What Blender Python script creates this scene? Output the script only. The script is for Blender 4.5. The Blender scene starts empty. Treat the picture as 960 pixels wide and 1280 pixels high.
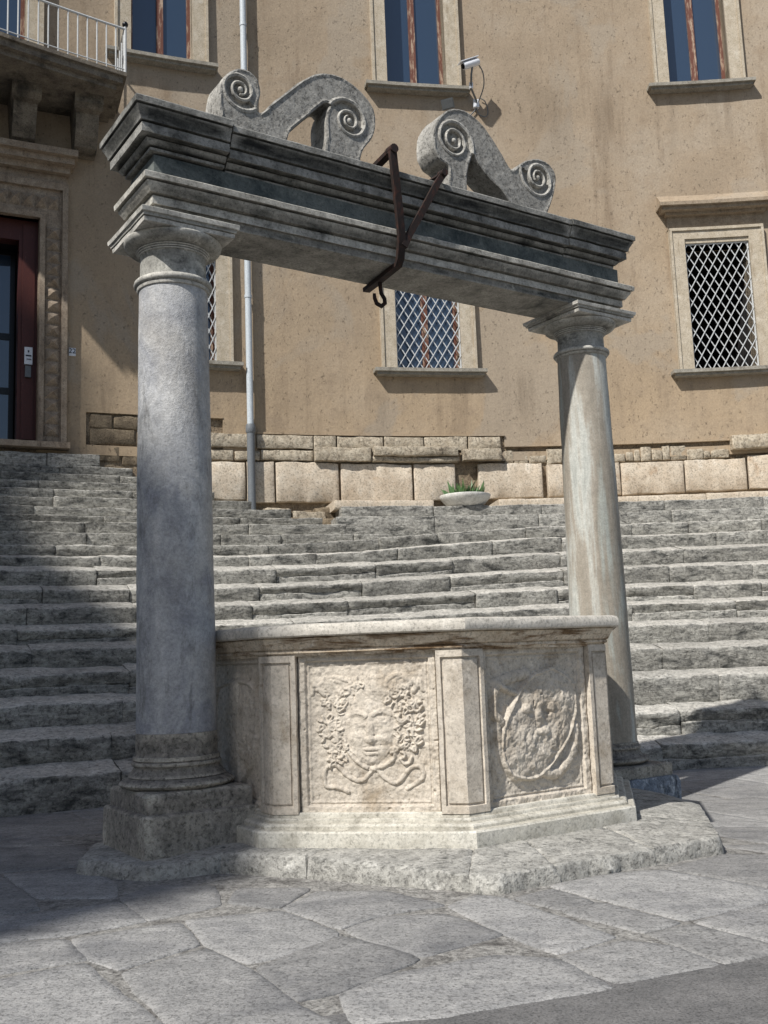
import bpy, bmesh, math, random
import numpy as np
from mathutils import Vector, Matrix, noise
from mathutils.geometry import delaunay_2d_cdt
R_ = math.radians
random.seed(7)
SC = bpy.context.scene
COL = SC.collection

# ------------------------------------------------------------------ camera
cam_d = bpy.data.cameras.new("camera")
cam = bpy.data.objects.new("camera", cam_d); COL.objects.link(cam)
cam_d.sensor_fit = 'HORIZONTAL'; cam_d.sensor_width = 36.0
cam_d.lens = 36.0 * 1260 / 960
cam_d.clip_start = 0.05; cam_d.clip_end = 1500
_p, _r = R_(8.026), R_(-2.1164)          # pitch up, roll
fw = Vector((0, math.cos(_p), math.sin(_p))); up = Vector((0, -math.sin(_p), math.cos(_p))); rt = Vector((1, 0, 0))
ux, uy = math.sin(_r), math.cos(_r)
X = rt * uy + up * ux
Y = up * uy - rt * ux
cam.matrix_world = Matrix(((X.x, Y.x, -fw.x, 0), (X.y, Y.y, -fw.y, 0), (X.z, Y.z, -fw.z, 1.2), (0, 0, 0, 1)))
SC.camera = cam

# ------------------------------------------------------------------ light
SUN_AZ, SUN_EL = 232.0, 47.0             # azimuth as an angle from +X, in degrees
ts = Vector((math.cos(R_(SUN_AZ)) * math.cos(R_(SUN_EL)), math.sin(R_(SUN_AZ)) * math.cos(R_(SUN_EL)), math.sin(R_(SUN_EL))))
sl = bpy.data.lights.new("sun", 'SUN'); sl.energy = 4.6; sl.angle = R_(0.9); sl.color = (1.0, 0.972, 0.925)
so = bpy.data.objects.new("sun", sl); COL.objects.link(so)
so.rotation_euler = ts.to_track_quat('Z', 'Y').to_euler(); so.location = (-8, -12, 25)
W = bpy.data.worlds.new("World"); SC.world = W; W.use_nodes = True
wn = W.node_tree.nodes; wl = W.node_tree.links
sky = wn.new('ShaderNodeTexSky'); sky.sky_type = 'NISHITA'; sky.sun_disc = False
sky.sun_elevation = R_(SUN_EL); sky.sun_rotation = math.atan2(ts.x, ts.y)
sky.air_density = 1.0; sky.dust_density = 1.2; sky.ozone_density = 1.0
wn['Background'].inputs[1].default_value = 0.085
wl.new(sky.outputs[0], wn['Background'].inputs[0])
SC.view_settings.view_transform = 'Standard'; SC.view_settings.look = 'None'
SC.view_settings.exposure = 0.28; SC.view_settings.gamma = 1.0
SC.view_settings.use_curve_mapping = False

# ------------------------------------------------------------------ materials
def srgb(r, g, b):
    f = lambda c: (c / 12.92 if c <= .04045 else ((c + .055) / 1.055) ** 2.4)
    return (f(r / 255), f(g / 255), f(b / 255), 1)

class NT:
    def __init__(s, name):
        s.m = bpy.data.materials.new(name); s.m.use_nodes = True
        s.n = s.m.node_tree.nodes; s.l = s.m.node_tree.links
        s.b = s.n['Principled BSDF']
        g = s.n.new('ShaderNodeNewGeometry'); s.pos = g.outputs['Position']
    def link(s, a, b): s.l.new(a, b)
    def mapping(s, scale=(1, 1, 1), rot=(0, 0, 0), vec=None):
        m = s.n.new('ShaderNodeMapping'); m.inputs['Scale'].default_value = scale; m.inputs['Rotation'].default_value = rot
        s.link(vec or s.pos, m.inputs['Vector']); return m.outputs[0]
    def noise(s, scale, detail=6, rough=.6, vec=None, dist=0.0):
        t = s.n.new('ShaderNodeTexNoise'); t.inputs['Scale'].default_value = scale
        t.inputs['Detail'].default_value = detail; t.inputs['Roughness'].default_value = rough
        t.inputs['Distortion'].default_value = dist
        s.link(vec or s.pos, t.inputs['Vector']); return t.outputs[0]
    def voronoi(s, scale, vec=None, feature='F1', out='Distance'):
        t = s.n.new('ShaderNodeTexVoronoi'); t.feature = feature; t.inputs['Scale'].default_value = scale
        s.link(vec or s.pos, t.inputs['Vector']); return t.outputs[out]
    def ramp(s, fac, stops):
        r = s.n.new('ShaderNodeValToRGB'); e = r.color_ramp.elements
        while len(e) < len(stops): e.new(.5)
        for i, (p, c) in enumerate(stops):
            e[i].position = p; e[i].color = c if isinstance(c, tuple) else (c, c, c, 1)
        s.link(fac, r.inputs[0]); return r.outputs[0]
    def mix(s, fac, a, b, mode='MIX'):
        m = s.n.new('ShaderNodeMix'); m.data_type = 'RGBA'; m.blend_type = mode
        for v, i in ((fac, 0), (a, 6), (b, 7)):
            if isinstance(v, (float, int)): m.inputs[i].default_value = v
            elif isinstance(v, tuple): m.inputs[i].default_value = v
            else: s.link(v, m.inputs[i])
        return m.outputs[2]
    def math(s, op, a, b=0.0):
        m = s.n.new('ShaderNodeMath'); m.operation = op
        for v, i in ((a, 0), (b, 1)):
            if isinstance(v, (float, int)): m.inputs[i].default_value = v
            else: s.link(v, m.inputs[i])
        return m.outputs[0]
    def bump(s, h, strength=.5, dist=.02, prev=None):
        b = s.n.new('ShaderNodeBump'); b.inputs['Strength'].default_value = strength; b.inputs['Distance'].default_value = dist
        s.link(h, b.inputs['Height'])
        if prev: s.link(prev, b.inputs['Normal'])
        return b.outputs[0]
    def done(s, color, rough=.85, normal=None, spec=.3):
        if isinstance(color, tuple): s.b.inputs['Base Color'].default_value = color
        else: s.link(color, s.b.inputs['Base Color'])
        if isinstance(rough, float): s.b.inputs['Roughness'].default_value = rough
        else: s.link(rough, s.b.inputs['Roughness'])
        s.b.inputs['Specular IOR Level'].default_value = spec
        if normal: s.link(normal, s.b.inputs['Normal'])
        return s.m

def stone(name, c1, c2, crust=None, crust_at=(.5, .62), crust_scale=2.2, pale=None, pale_at=(.6, .7), scale=5.0,
          pit=.5, bump=.6, bump_d=.02, rand=0.0, stretch=None, rough=.88, crust_stretch=None, pit_scale=55, fine=90, tread=None, mid=17, mc=.22, fc=.2, nrm=(.30, .75), edge_highlight=None, edge_highlight_at=(.515, .56)):
    t = NT(name)
    v = t.mapping(stretch) if stretch else t.pos
    n1 = t.noise(scale, 8, .65, v)
    col = t.ramp(n1, [(.32, c1), (.68, c2)])
    if pale:
        n4 = t.noise(crust_scale * 1.7, 7, .7, t.mapping((1, 1, 1), (.3, .2, .9), v))
        col = t.mix(t.ramp(n4, [(pale_at[0], 0.0), (pale_at[1], 1.0)]), col, pale)
    if crust:
        vc = t.mapping(crust_stretch, vec=v) if crust_stretch else v
        n2 = t.noise(crust_scale, 9, .68, vc, .4)
        col = t.mix(t.ramp(n2, [(crust_at[0], 0.0), (crust_at[1], 1.0)]), col, crust)
    if tread:            # upward faces paler: trodden clean of lichen, with skylight painted in too
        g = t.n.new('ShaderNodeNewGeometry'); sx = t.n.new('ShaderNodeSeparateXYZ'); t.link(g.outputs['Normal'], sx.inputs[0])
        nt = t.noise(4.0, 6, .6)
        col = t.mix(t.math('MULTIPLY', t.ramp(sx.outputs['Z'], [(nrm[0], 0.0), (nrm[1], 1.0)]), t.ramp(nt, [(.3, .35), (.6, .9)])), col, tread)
    if edge_highlight:             # edge highlights painted into the colour along rubbed arrises
        g = t.n.new('ShaderNodeNewGeometry')
        col = t.mix(t.math('MULTIPLY', t.ramp(g.outputs['Pointiness'], [(edge_highlight_at[0], 0.0), (edge_highlight_at[1], 1.0)]), t.ramp(t.noise(6, 6, .7), [(.35, .1), (.6, .9)])), col, edge_highlight)
    n3 = t.noise(pit_scale, 4, .7)
    pits = t.ramp(n3, [(.33, 1 - pit), (.50, 1.0)])
    col = t.mix(1.0, col, pits, 'MULTIPLY')
    nf = t.noise(fine, 3, .8)
    col = t.mix(1.0, col, t.ramp(nf, [(.3, 1 - fc), (.7, 1 + fc)]), 'MULTIPLY')
    nm = t.noise(mid, 6, .78, v)
    col = t.mix(1.0, col, t.ramp(nm, [(.32, 1 - mc), (.68, 1 + mc * .7)]), 'MULTIPLY')
    if rand:
        oi = t.n.new('ShaderNodeObjectInfo')
        mr = t.n.new('ShaderNodeMapRange'); mr.inputs['To Min'].default_value = 1 - rand; mr.inputs['To Max'].default_value = 1 + rand
        t.link(oi.outputs['Random'], mr.inputs['Value'])
        cb = t.n.new('ShaderNodeCombineColor')
        for i in range(3): t.link(mr.outputs[0], cb.inputs[i])
        col = t.mix(1.0, col, cb.outputs[0], 'MULTIPLY')
    hb = t.math('ADD', t.math('MULTIPLY', n1, 1.0), t.math('ADD', t.math('MULTIPLY', pits, .35), t.math('ADD', t.math('MULTIPLY', nm, .8), t.math('MULTIPLY', nf, .2))))
    nb = t.bump(hb, bump, bump_d)
    return t.done(col, rough, nb, .25)

M = {}
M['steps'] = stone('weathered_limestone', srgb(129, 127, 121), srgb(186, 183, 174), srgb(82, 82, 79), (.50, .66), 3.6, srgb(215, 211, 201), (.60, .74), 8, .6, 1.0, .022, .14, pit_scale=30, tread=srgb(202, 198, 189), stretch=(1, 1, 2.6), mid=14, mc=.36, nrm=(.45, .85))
M['core'] = stone('stair_mortar', srgb(99, 95, 87), srgb(133, 127, 117), srgb(76, 74, 69), scale=7, bump=.8)
M['paving'] = stone('paving_limestone', srgb(132, 131, 129), srgb(160, 158, 155), srgb(108, 108, 109), (.50, .72), 1.3, srgb(176, 174, 169), (.58, .76), 7, .45, .8, .014, .17, stretch=(1, 1.4, 1), pit_scale=45, mid=20, mc=.14, fc=.17)
M['joint'] = stone('gritty_mortar', srgb(132, 129, 124), srgb(170, 167, 161), srgb(104, 101, 97), (.5, .66), 6, scale=22, bump=1.0, pit=.6, bump_d=.015, mc=.3)
M['asphalt'] = stone('asphalt', srgb(98, 97, 96), srgb(120, 118, 116), srgb(88, 87, 86), (.5, .75), 1.4, srgb(140, 138, 134), (.66, .76), scale=5, pit=.5, bump=.7, bump_d=.008, pit_scale=90, fine=120, mc=.14, fc=.3)
M['platform'] = stone('platform_limestone', srgb(143, 141, 135), srgb(188, 185, 177), srgb(94, 94, 90), (.58, .68), 6, srgb(211, 208, 200), (.60, .70), 8, .55, .8, .02, .06, pit_scale=40)
M['well'] = stone('carved_travertine', srgb(183, 173, 159), srgb(207, 197, 182), srgb(148, 133, 113), (.52, .74), 3.2, srgb(217, 208, 195), (.58, .74), 9, .34, .6, .007, .02, pit_scale=42, mc=.14, fc=.12)
M['wellrim'] = stone('stained_rim_stone', srgb(183, 165, 142), srgb(218, 205, 185), srgb(118, 96, 72), (.50, .60), 3.0, srgb(227, 217, 203), (.58, .70), 9, .5, .5, .008, crust_stretch=(.8, .8, 5), mc=.14, fc=.14)
M['coping'] = stone('pale_coping_stone', srgb(179, 173, 162), srgb(205, 199, 188), srgb(143, 135, 121), (.58, .72), 4, srgb(217, 211, 200), (.58, .72), 9, .45, .5, .007, mc=.12, fc=.13)
M['wellbase'] = stone('worn_base_stone', srgb(163, 158, 145), srgb(195, 190, 177), srgb(113, 108, 96), (.52, .68), 3.2, srgb(213, 209, 198), (.58, .7), 9, .4, .5, .006, mc=.12, fc=.13, edge_highlight=srgb(217, 213, 202))
M['entab'] = stone('crusted_marble', srgb(101, 100, 94), srgb(146, 142, 134), srgb(52, 54, 52), (.50, .68), 4.5, srgb(169, 165, 155), (.58, .70), 9, .45, .6, .008, crust_stretch=(.6, .6, 2.6), mc=.16, fc=.14, edge_highlight=srgb(196, 192, 182))
M['cornice'] = stone('black_crusted_marble', srgb(69, 69, 66), srgb(103, 102, 96), srgb(37, 38, 38), (.46, .64), 4.5, srgb(133, 130, 124), (.60, .70), 9, .45, .6, .010, crust_stretch=(.6, .6, 2.6), mc=.18, fc=.14, edge_highlight=srgb(158, 156, 150))
M['frieze'] = stone('dark_marble', srgb(83, 89, 89), srgb(113, 117, 113), srgb(51, 59, 60), (.48, .66), 3.0, srgb(137, 139, 133), (.64, .74), 7, .35, .4, .006, mc=.12, fc=.12)
M['scroll'] = stone('lichen_stone', srgb(134, 131, 125), srgb(166, 163, 156), srgb(92, 90, 86), (.56, .70), 12, srgb(186, 182, 174), (.62, .74), 16, .6, .8, .010, .04, pit_scale=40, mc=.16, edge_highlight=srgb(196, 192, 183))
M['colbase'] = stone('grey_base_stone', srgb(114, 110, 102), srgb(157, 150, 140), srgb(84, 81, 77), (.54, .68), 8, srgb(177, 171, 157), (.62, .74), 18, .6, .9, .012, .05, pit_scale=40, edge_highlight=srgb(190, 183, 169))
M['capital'] = stone('capital_marble', srgb(129, 127, 121), srgb(167, 165, 157), srgb(77, 76, 73), (.53, .68), 5, srgb(193, 190, 181), (.54, .66), 9, .4, .5, .007, crust_stretch=(1, 1, 2), mc=.14, fc=.12, edge_highlight=srgb(205, 201, 192))
M['bluebase'] = stone('limewashed_block', srgb(108, 115, 124), srgb(148, 155, 164), srgb(59, 63, 68), (.52, .62), 6, srgb(189, 193, 196), (.52, .62), 9, .5, .7, .012, crust_stretch=(1, 1, .4))
M['block'] = stone('pale_travertine_block', srgb(183, 168, 148), srgb(202, 190, 172), srgb(159, 133, 105), (.58, .76), 1.8, srgb(209, 200, 185), (.56, .72), 6, .5, .6, .012, .04, pit_scale=36, mc=.14)
M['rough'] = stone('rough_grey_block', srgb(156, 143, 124), srgb(198, 187, 167), srgb(110, 100, 86), (.54, .68), 5, srgb(216, 205, 184), (.6, .74), 10, .6, .9, .02, .08, pit_scale=30)
M['tufa'] = stone('brown_tufa_block', srgb(108, 95, 79), srgb(138, 124, 103), srgb(79, 69, 57), (.5, .68), 4, None, scale=9, pit=.55, bump=.9, bump_d=.02, rand=.10)
M['earth'] = stone('crumbling_mortar', srgb(130, 113, 94), srgb(164, 148, 124), srgb(97, 83, 67), (.54, .70), 3.0, srgb(178, 167, 148), (.62, .74), 11, .6, .9, .03)
M['frame'] = stone('window_travertine', srgb(167, 155, 135), srgb(189, 178, 160), srgb(135, 119, 97), (.58, .76), 3.0, srgb(198, 190, 175), (.56, .7), 8, .4, .4, .006, crust_stretch=(2, 2, .5), mc=.10, fc=.12)
M['sill'] = stone('grey_sill_stone', srgb(132, 127, 117), srgb(160, 155, 144), srgb(99, 92, 82), (.54, .72), 4, None, scale=8, pit=.4, bump=.4, bump_d=.006)
M['hood'] = stone('hood_stone', srgb(139, 123, 104), srgb(165, 151, 132), srgb(104, 90, 74), (.56, .74), 3, srgb(176, 164, 144), (.6, .72), 8, .4, .4, .008)
M['portal'] = stone('portal_stone', srgb(137, 121, 104), srgb(166, 151, 133), srgb(97, 83, 70), (.56, .72), 2.6, srgb(184, 172, 155), (.6, .72), 8, .45, .5, .010, crust_stretch=(2, 2, .6))
M['balcony'] = stone('balcony_stone', srgb(107, 99, 89), srgb(136, 127, 113), srgb(71, 67, 61), (.48, .66), 3, srgb(149, 139, 122), (.62, .74), 7, .5, .7, .014)

def plaster():
    t = NT('ochre_roughcast')
    n1 = t.noise(.55, 7, .6); n2 = t.noise(3.2, 8, .62)
    col = t.ramp(n1, [(.34, srgb(148, 133, 114)), (.50, srgb(158, 142, 122)), (.68, srgb(164, 151, 134))])
    sx = t.n.new('ShaderNodeSeparateXYZ'); t.link(t.pos, sx.inputs[0])
    zn = t.math('ADD', sx.outputs['Z'], t.math('MULTIPLY', t.noise(.8, 5, .6), 6.0))
    col = t.mix(t.math('MULTIPLY', t.ramp(t.math('MULTIPLY', zn, .05), [(.36, 1.0), (.62, 0.0)]), .5), col, srgb(172, 150, 121))   # yellower limewash low down
    col = t.mix(t.ramp(n2, [(.50, 0.0), (.70, .6)]), col, srgb(148, 131, 111))
    st = t.noise(1.1, 7, .65, t.mapping((2.6, 2.6, .28)), .3)
    col = t.mix(t.ramp(st, [(.54, 0.0), (.70, .65)]), col, srgb(126, 110, 92))
    pa = t.noise(.38, 8, .55, t.mapping((1, 1, 1), (.7, .4, 1.1)), .5)
    col = t.mix(t.ramp(pa, [(.54, 0.0), (.57, .7)]), col, srgb(156, 144, 128))      # greyer repair patches
    zs_ = t.math('MULTIPLY', sx.outputs['Z'], .05)
    gate = t.ramp(zs_, [(.225, 0.0), (.268, 1.0), (.278, 1.0), (.300, 0.0), (.470, 0.0), (.525, 1.0), (.560, 0.0)])
    run = t.ramp(t.noise(2.4, 6, .7, t.mapping((1, 1, .06))), [(.50, 0.0), (.72, .5)])
    col = t.mix(t.math('MULTIPLY', gate, run), col, srgb(108, 95, 80))               # rain run-off in the sill zone
    pv = t.noise(15, 5, .78, t.mapping((1.3, 1.3, .9)))
    pits = t.ramp(pv, [(.32, .58), (.41, 1.0)])
    col = t.mix(1.0, col, pits, 'MULTIPLY')
    nf = t.noise(34, 4, .8)
    col = t.mix(1.0, col, t.ramp(nf, [(.3, .84), (.7, 1.13)]), 'MULTIPLY')
    h = t.math('ADD', t.math('MULTIPLY', pits, .7), t.math('ADD', t.math('MULTIPLY', nf, .4), t.math('MULTIPLY', n2, .9)))
    return t.done(col, .93, t.bump(h, .8, .018), .15)
M['plaster'] = plaster()

def shaft_left():
    t = NT('veined_grey_marble')
    v = t.mapping((1, 1, .55), (0, .25, 0))
    n1 = t.noise(3.0, 9, .65, v, 1.2)
    col = t.ramp(n1, [(.30, srgb(142, 143, 147)), (.5, srgb(172, 172, 172)), (.68, srgb(196, 194, 190))])
    w = t.noise(1.1, 5, .6, t.mapping((1, 1, .6), (.5, 0, 0)), .6)
    col = t.mix(t.ramp(w, [(.46, 0.0), (.66, .6)]), col, srgb(158, 152, 142))
    bl = t.noise(2.1, 5, .55, t.mapping((1, 1, .8), (1.2, .4, 0)), .8)
    col = t.mix(t.ramp(bl, [(.56, 0.0), (.63, .5)]), col, srgb(128, 131, 142))
    st = t.noise(3.4, 9, .74, t.mapping((1.5, 1.5, .5), (0, 0, .6)), .5)
    col = t.mix(t.ramp(st, [(.54, 0.0), (.68, .8)]), col, srgb(96, 94, 91))
    nm = t.noise(16, 6, .8)
    col = t.mix(1.0, col, t.ramp(nm, [(.32, .76), (.64, 1.14)]), 'MULTIPLY')
    nf = t.noise(60, 4, .8)
    col = t.mix(1.0, col, t.ramp(nf, [(.28, .72), (.6, 1.1)]), 'MULTIPLY')
    return t.done(col, .66, t.bump(t.math('ADD', n1, t.math('ADD', nm, t.math('MULTIPLY', nf, .6))), .8, .010), .3)
M['shaftL'] = shaft_left()

def shaft_right():
    t = NT('streaked_cipollino_marble')
    tc = t.n.new('ShaderNodeTexCoord')
    v = t.mapping((1.0, 1.0, .10), (0, R_(2), 0), tc.outputs['Object'])
    n1 = t.noise(5.0, 9, .6, v, .35)
    col = t.ramp(n1, [(.30, srgb(146, 148, 141)), (.42, srgb(186, 186, 178)), (.50, srgb(158, 150, 137)), (.57, srgb(146, 138, 125)), (.64, srgb(162, 164, 156)), (.78, srgb(140, 144, 138))])
    nm = t.noise(18, 6, .8); col = t.mix(1.0, col, t.ramp(nm, [(.32, .82), (.66, 1.12)]), 'MULTIPLY')
    st = t.noise(7.5, 9, .75, t.mapping((1.6, 1.6, .3), vec=tc.outputs['Object']), .4)
    col = t.mix(t.ramp(st, [(.60, 0.0), (.72, .7)]), col, srgb(110, 106, 96))
    nf = t.noise(70, 4, .8)
    col = t.mix(1.0, col, t.ramp(nf, [(.28, .75), (.6, 1.05)]), 'MULTIPLY')
    return t.done(col, .7, t.bump(t.math('ADD', n1, nf), .3, .01), .3)
M['shaftR'] = shaft_right()

def painted(name, c, worn, at=(.55, .63), rough=.6, scale=(6, 6, 1.0), bump=.3):
    t = NT(name)
    n = t.noise(3.0, 9, .7, t.mapping(scale))
    col = t.mix(t.ramp(n, [(at[0], 0.0), (at[1], 1.0)]), c, worn)
    nf = t.noise(40, 4, .7)
    col = t.mix(1.0, col, t.ramp(nf, [(.3, .8), (.7, 1.1)]), 'MULTIPLY')
    return t.done(col, rough, t.bump(n, bump, .005), .3)
M['sash'] = painted('peeling_red_brown_paint', srgb(104, 66, 54), srgb(172, 150, 130), (.50, .60))
M['doorwood'] = painted('dark_red_door_paint', srgb(74, 36, 30), srgb(120, 92, 78), (.62, .70), .5)
M['whiteiron'] = painted('white_painted_iron', srgb(192, 194, 194), srgb(170, 160, 148), (.66, .76), .5, (8, 8, 8))
M['pipe_up'] = painted('pale_blue_grey_pipe_paint', srgb(186, 193, 198), srgb(158, 162, 162), (.6, .75), .5, (5, 5, .5))
M['pipe_lo'] = painted('grey_cast_iron_paint', srgb(108, 112, 116), srgb(84, 80, 76), (.58, .72), .55, (5, 5, 1))
M['iron'] = painted('rusty_wrought_iron', srgb(40, 31, 28), srgb(70, 42, 33), (.5, .66), .75, (12, 12, 6), .6)
M['camwhite'] = painted('white_plastic', srgb(222, 224, 228), srgb(200, 200, 200), (.7, .8), .35, (5, 5, 5), .05)
M['grey'] = painted('grey_metal', srgb(104, 108, 110), srgb(84, 86, 86), (.6, .7), .5, (8, 8, 8), .1)
M['black'] = painted('black_plastic', srgb(24, 24, 26), srgb(34, 34, 36), (.6, .7), .3, (5, 5, 5), .05)
M['bowl'] = stone('cast_stone_bowl', srgb(196, 194, 188), srgb(216, 214, 208), srgb(160, 158, 150), (.56, .74), 6, None, scale=8, pit=.2, bump=.2)
M['soil'] = stone('dark_soil', srgb(70, 56, 44), srgb(96, 80, 62), scale=20)
M['plate'] = painted('enamel_plate', srgb(214, 216, 220), srgb(190, 190, 190), (.7, .8), .35, (9, 9, 9), .05)
M['ink'] = painted('dark_blue_ink', srgb(30, 34, 52), srgb(36, 40, 58), (.6, .7), .5, (9, 9, 9), .02)
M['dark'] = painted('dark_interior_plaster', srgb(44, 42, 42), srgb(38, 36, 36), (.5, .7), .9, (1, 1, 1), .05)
M['rooftile'] = stone('clay_tile', srgb(150, 92, 66), srgb(176, 120, 88), scale=6)
def glass(name, tint):
    t = NT(name)
    n = t.noise(.9, 3, .5)
    m = t.done(tint, .04, t.bump(n, .25, .05), .9)
    t.b.inputs['IOR'].default_value = 1.6
    return m
M['glass'] = glass('window_glass', (.026, .046, .080, 1))
def leafmat():
    t = NT('succulent_green'); n = t.noise(14, 4)
    return t.done(t.ramp(n, [(.3, srgb(52, 84, 46)), (.7, srgb(92, 122, 74))]), .5, None, .4)
M['leaf'] = leafmat()

# ------------------------------------------------------------------ helpers
def obj(name, verts, faces, mat, parent=None, smooth=None, kind=None):
    me = bpy.data.meshes.new(name); me.from_pydata([tuple(v) for v in verts], [], faces); me.update()
    bm = bmesh.new(); bm.from_mesh(me); bmesh.ops.recalc_face_normals(bm, faces=bm.faces); bm.to_mesh(me); bm.free()
    me.materials.append(M[mat] if isinstance(mat, str) else mat)
    if smooth is not None:
        me.polygons.foreach_set('use_smooth', [True] * len(me.polygons))
        if smooth < 179: me.set_sharp_from_angle(angle=R_(smooth))
    o = bpy.data.objects.new(name, me); COL.objects.link(o)
    if parent is not None:
        o.parent = parent
        o.matrix_parent_inverse = Matrix.Translation(-parent.location) if parent.type == 'EMPTY' else Matrix.Translation(-parent.matrix_world.translation)
    if kind: o['kind'] = kind
    return o
def thing(name, label, cat, loc, group=None):
    o = bpy.data.objects.new(name, None); o.empty_display_size = .2; COL.objects.link(o)
    o.location = loc; o['label'] = label; o['category'] = cat
    if group: o['group'] = group
    bpy.context.view_layer.update()
    return o
def tag(o, label, cat): o['label'] = label; o['category'] = cat

class MB:
    def __init__(s): s.v = []; s.f = []
    def add(s, v, f):
        k = len(s.v); s.v += [Vector(p) for p in v]; s.f += [tuple(i + k for i in q) for q in f]
    def hexa(s, p):               # 8 corners: bottom 4 (ccw) then top 4
        s.add(p, [(3, 2, 1, 0), (4, 5, 6, 7), (0, 1, 5, 4), (1, 2, 6, 5), (2, 3, 7, 6), (3, 0, 4, 7)])
    def box(s, c, half, ax=(1, 0, 0), ay=(0, 1, 0), az=(0, 0, 1)):
        c = Vector(c); a, b, d = Vector(ax) * half[0], Vector(ay) * half[1], Vector(az) * half[2]
        s.hexa([c - a - b - d, c + a - b - d, c + a + b - d, c - a + b - d, c - a - b + d, c + a - b + d, c + a + b + d, c - a + b + d])
    def tube(s, pts, rad, n=8, cap=True, flat=None):
        pts = [Vector(p) for p in pts]; k = len(s.v); m = len(pts)
        rads = rad if isinstance(rad, (list, tuple)) else [rad] * m
        prev = None
        for i, p in enumerate(pts):
            d = (pts[min(i + 1, m - 1)] - pts[max(i - 1, 0)]).normalized()
            if prev is None:
                a = d.orthogonal().normalized() if flat is None else Vector(flat)
            else: a = prev
            a = (a - d * a.dot(d)).normalized(); prev = a; b = d.cross(a)
            for j in range(n):
                t = 2 * math.pi * (j + .5) / n
                s.v.append(p + (a * math.cos(t) + b * math.sin(t)) * rads[i])
        for i in range(m - 1):
            for j in range(n):
                q = (j + 1) % n
                s.f.append((k + i * n + j, k + i * n + q, k + (i + 1) * n + q, k + (i + 1) * n + j))
        if cap:
            s.f.append(tuple(k + j for j in range(n))[::-1]); s.f.append(tuple(k + (m - 1) * n + j for j in range(n)))
    def loft(s, loops, cap0=True, cap1=True, closed=True):
        k = len(s.v); n = len(loops[0])
        for L in loops: s.v += [Vector(p) for p in L]
        for i in range(len(loops) - 1):
            for j in range(n if closed else n - 1):
                q = (j + 1) % n
                s.f.append((k + i * n + j, k + i * n + q, k + (i + 1) * n + q, k + (i + 1) * n + j))
        if cap0: s.f.append(tuple(k + j for j in range(n))[::-1])
        if cap1: s.f.append(tuple(k + (len(loops) - 1) * n + j for j in range(n)))
    def build(s, name, mat, parent=None, smooth=None, kind=None): return obj(name, s.v, s.f, mat, parent, smooth, kind)

def rough(v, amp, sc, seed=0.0, zamp=1.0):
    p = Vector(v) * sc + Vector((seed * 7.3, seed * 3.1, seed * 1.7))
    d = noise.noise_vector(p) * amp + noise.noise_vector(p * 2.7) * amp * .5
    return Vector(v) + Vector((d.x, d.y, d.z * zamp))

# polar frame of the hemicycle (the palace front and the steps are arcs about one centre)
CX, CY, RW = 4.9, -7.0, 23.6
def pp(phi, R, z): return Vector((CX + R * math.cos(R_(phi)), CY + R * math.sin(R_(phi)), z))
def rad(phi): return Vector((math.cos(R_(phi)), math.sin(R_(phi)), 0))
def tang(phi): return Vector((math.sin(R_(phi)), -math.cos(R_(phi)), 0))   # towards smaller phi
def abox(mb, p0, p1, r0, r1, z0, z1, n=None):
    n = n or max(1, int(abs(p1 - p0) / 1.2) + 1)
    loops = []
    for i in range(n + 1):
        p = p0 + (p1 - p0) * i / n
        loops.append([pp(p, r0, z0), pp(p, r1, z0), pp(p, r1, z1), pp(p, r0, z1)])
    mb.loft(loops)

# rounded, worn stone block on a grid
_topo = {}
def grid_box(nx, ny, nz):
    key = (nx, ny, nz)
    if key in _topo: return _topo[key]
    idx = {}; pts = []; faces = []
    def g(i, j, k):
        if (i, j, k) not in idx: idx[(i, j, k)] = len(pts); pts.append((i, j, k))
        return idx[(i, j, k)]
    for i in range(nx):
        for j in range(ny):
            faces.append((g(i, j, 0), g(i, j + 1, 0), g(i + 1, j + 1, 0), g(i + 1, j, 0)))
            faces.append((g(i, j, nz), g(i + 1, j, nz), g(i + 1, j + 1, nz), g(i, j + 1, nz)))
    for i in range(nx):
        for k in range(nz):
            faces.append((g(i, 0, k), g(i + 1, 0, k), g(i + 1, 0, k + 1), g(i, 0, k + 1)))
            faces.append((g(i, ny, k), g(i, ny, k + 1), g(i + 1, ny, k + 1), g(i + 1, ny, k)))
    for j in range(ny):
        for k in range(nz):
            faces.append((g(0, j, k), g(0, j, k + 1), g(0, j + 1, k + 1), g(0, j + 1, k)))
            faces.append((g(nx, j, k), g(nx, j + 1, k), g(nx, j + 1, k + 1), g(nx, j, k + 1)))
    _topo[key] = (pts, faces); return _topo[key]
def axis(n, L, r):
    if n < 3: return [L * i / n for i in range(n + 1)]
    return [0, r * .55] + [r * .55 + (L - r * 1.1) * i / (n - 2) for i in range(1, n - 2)] + [L - r * .55, L]
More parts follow.
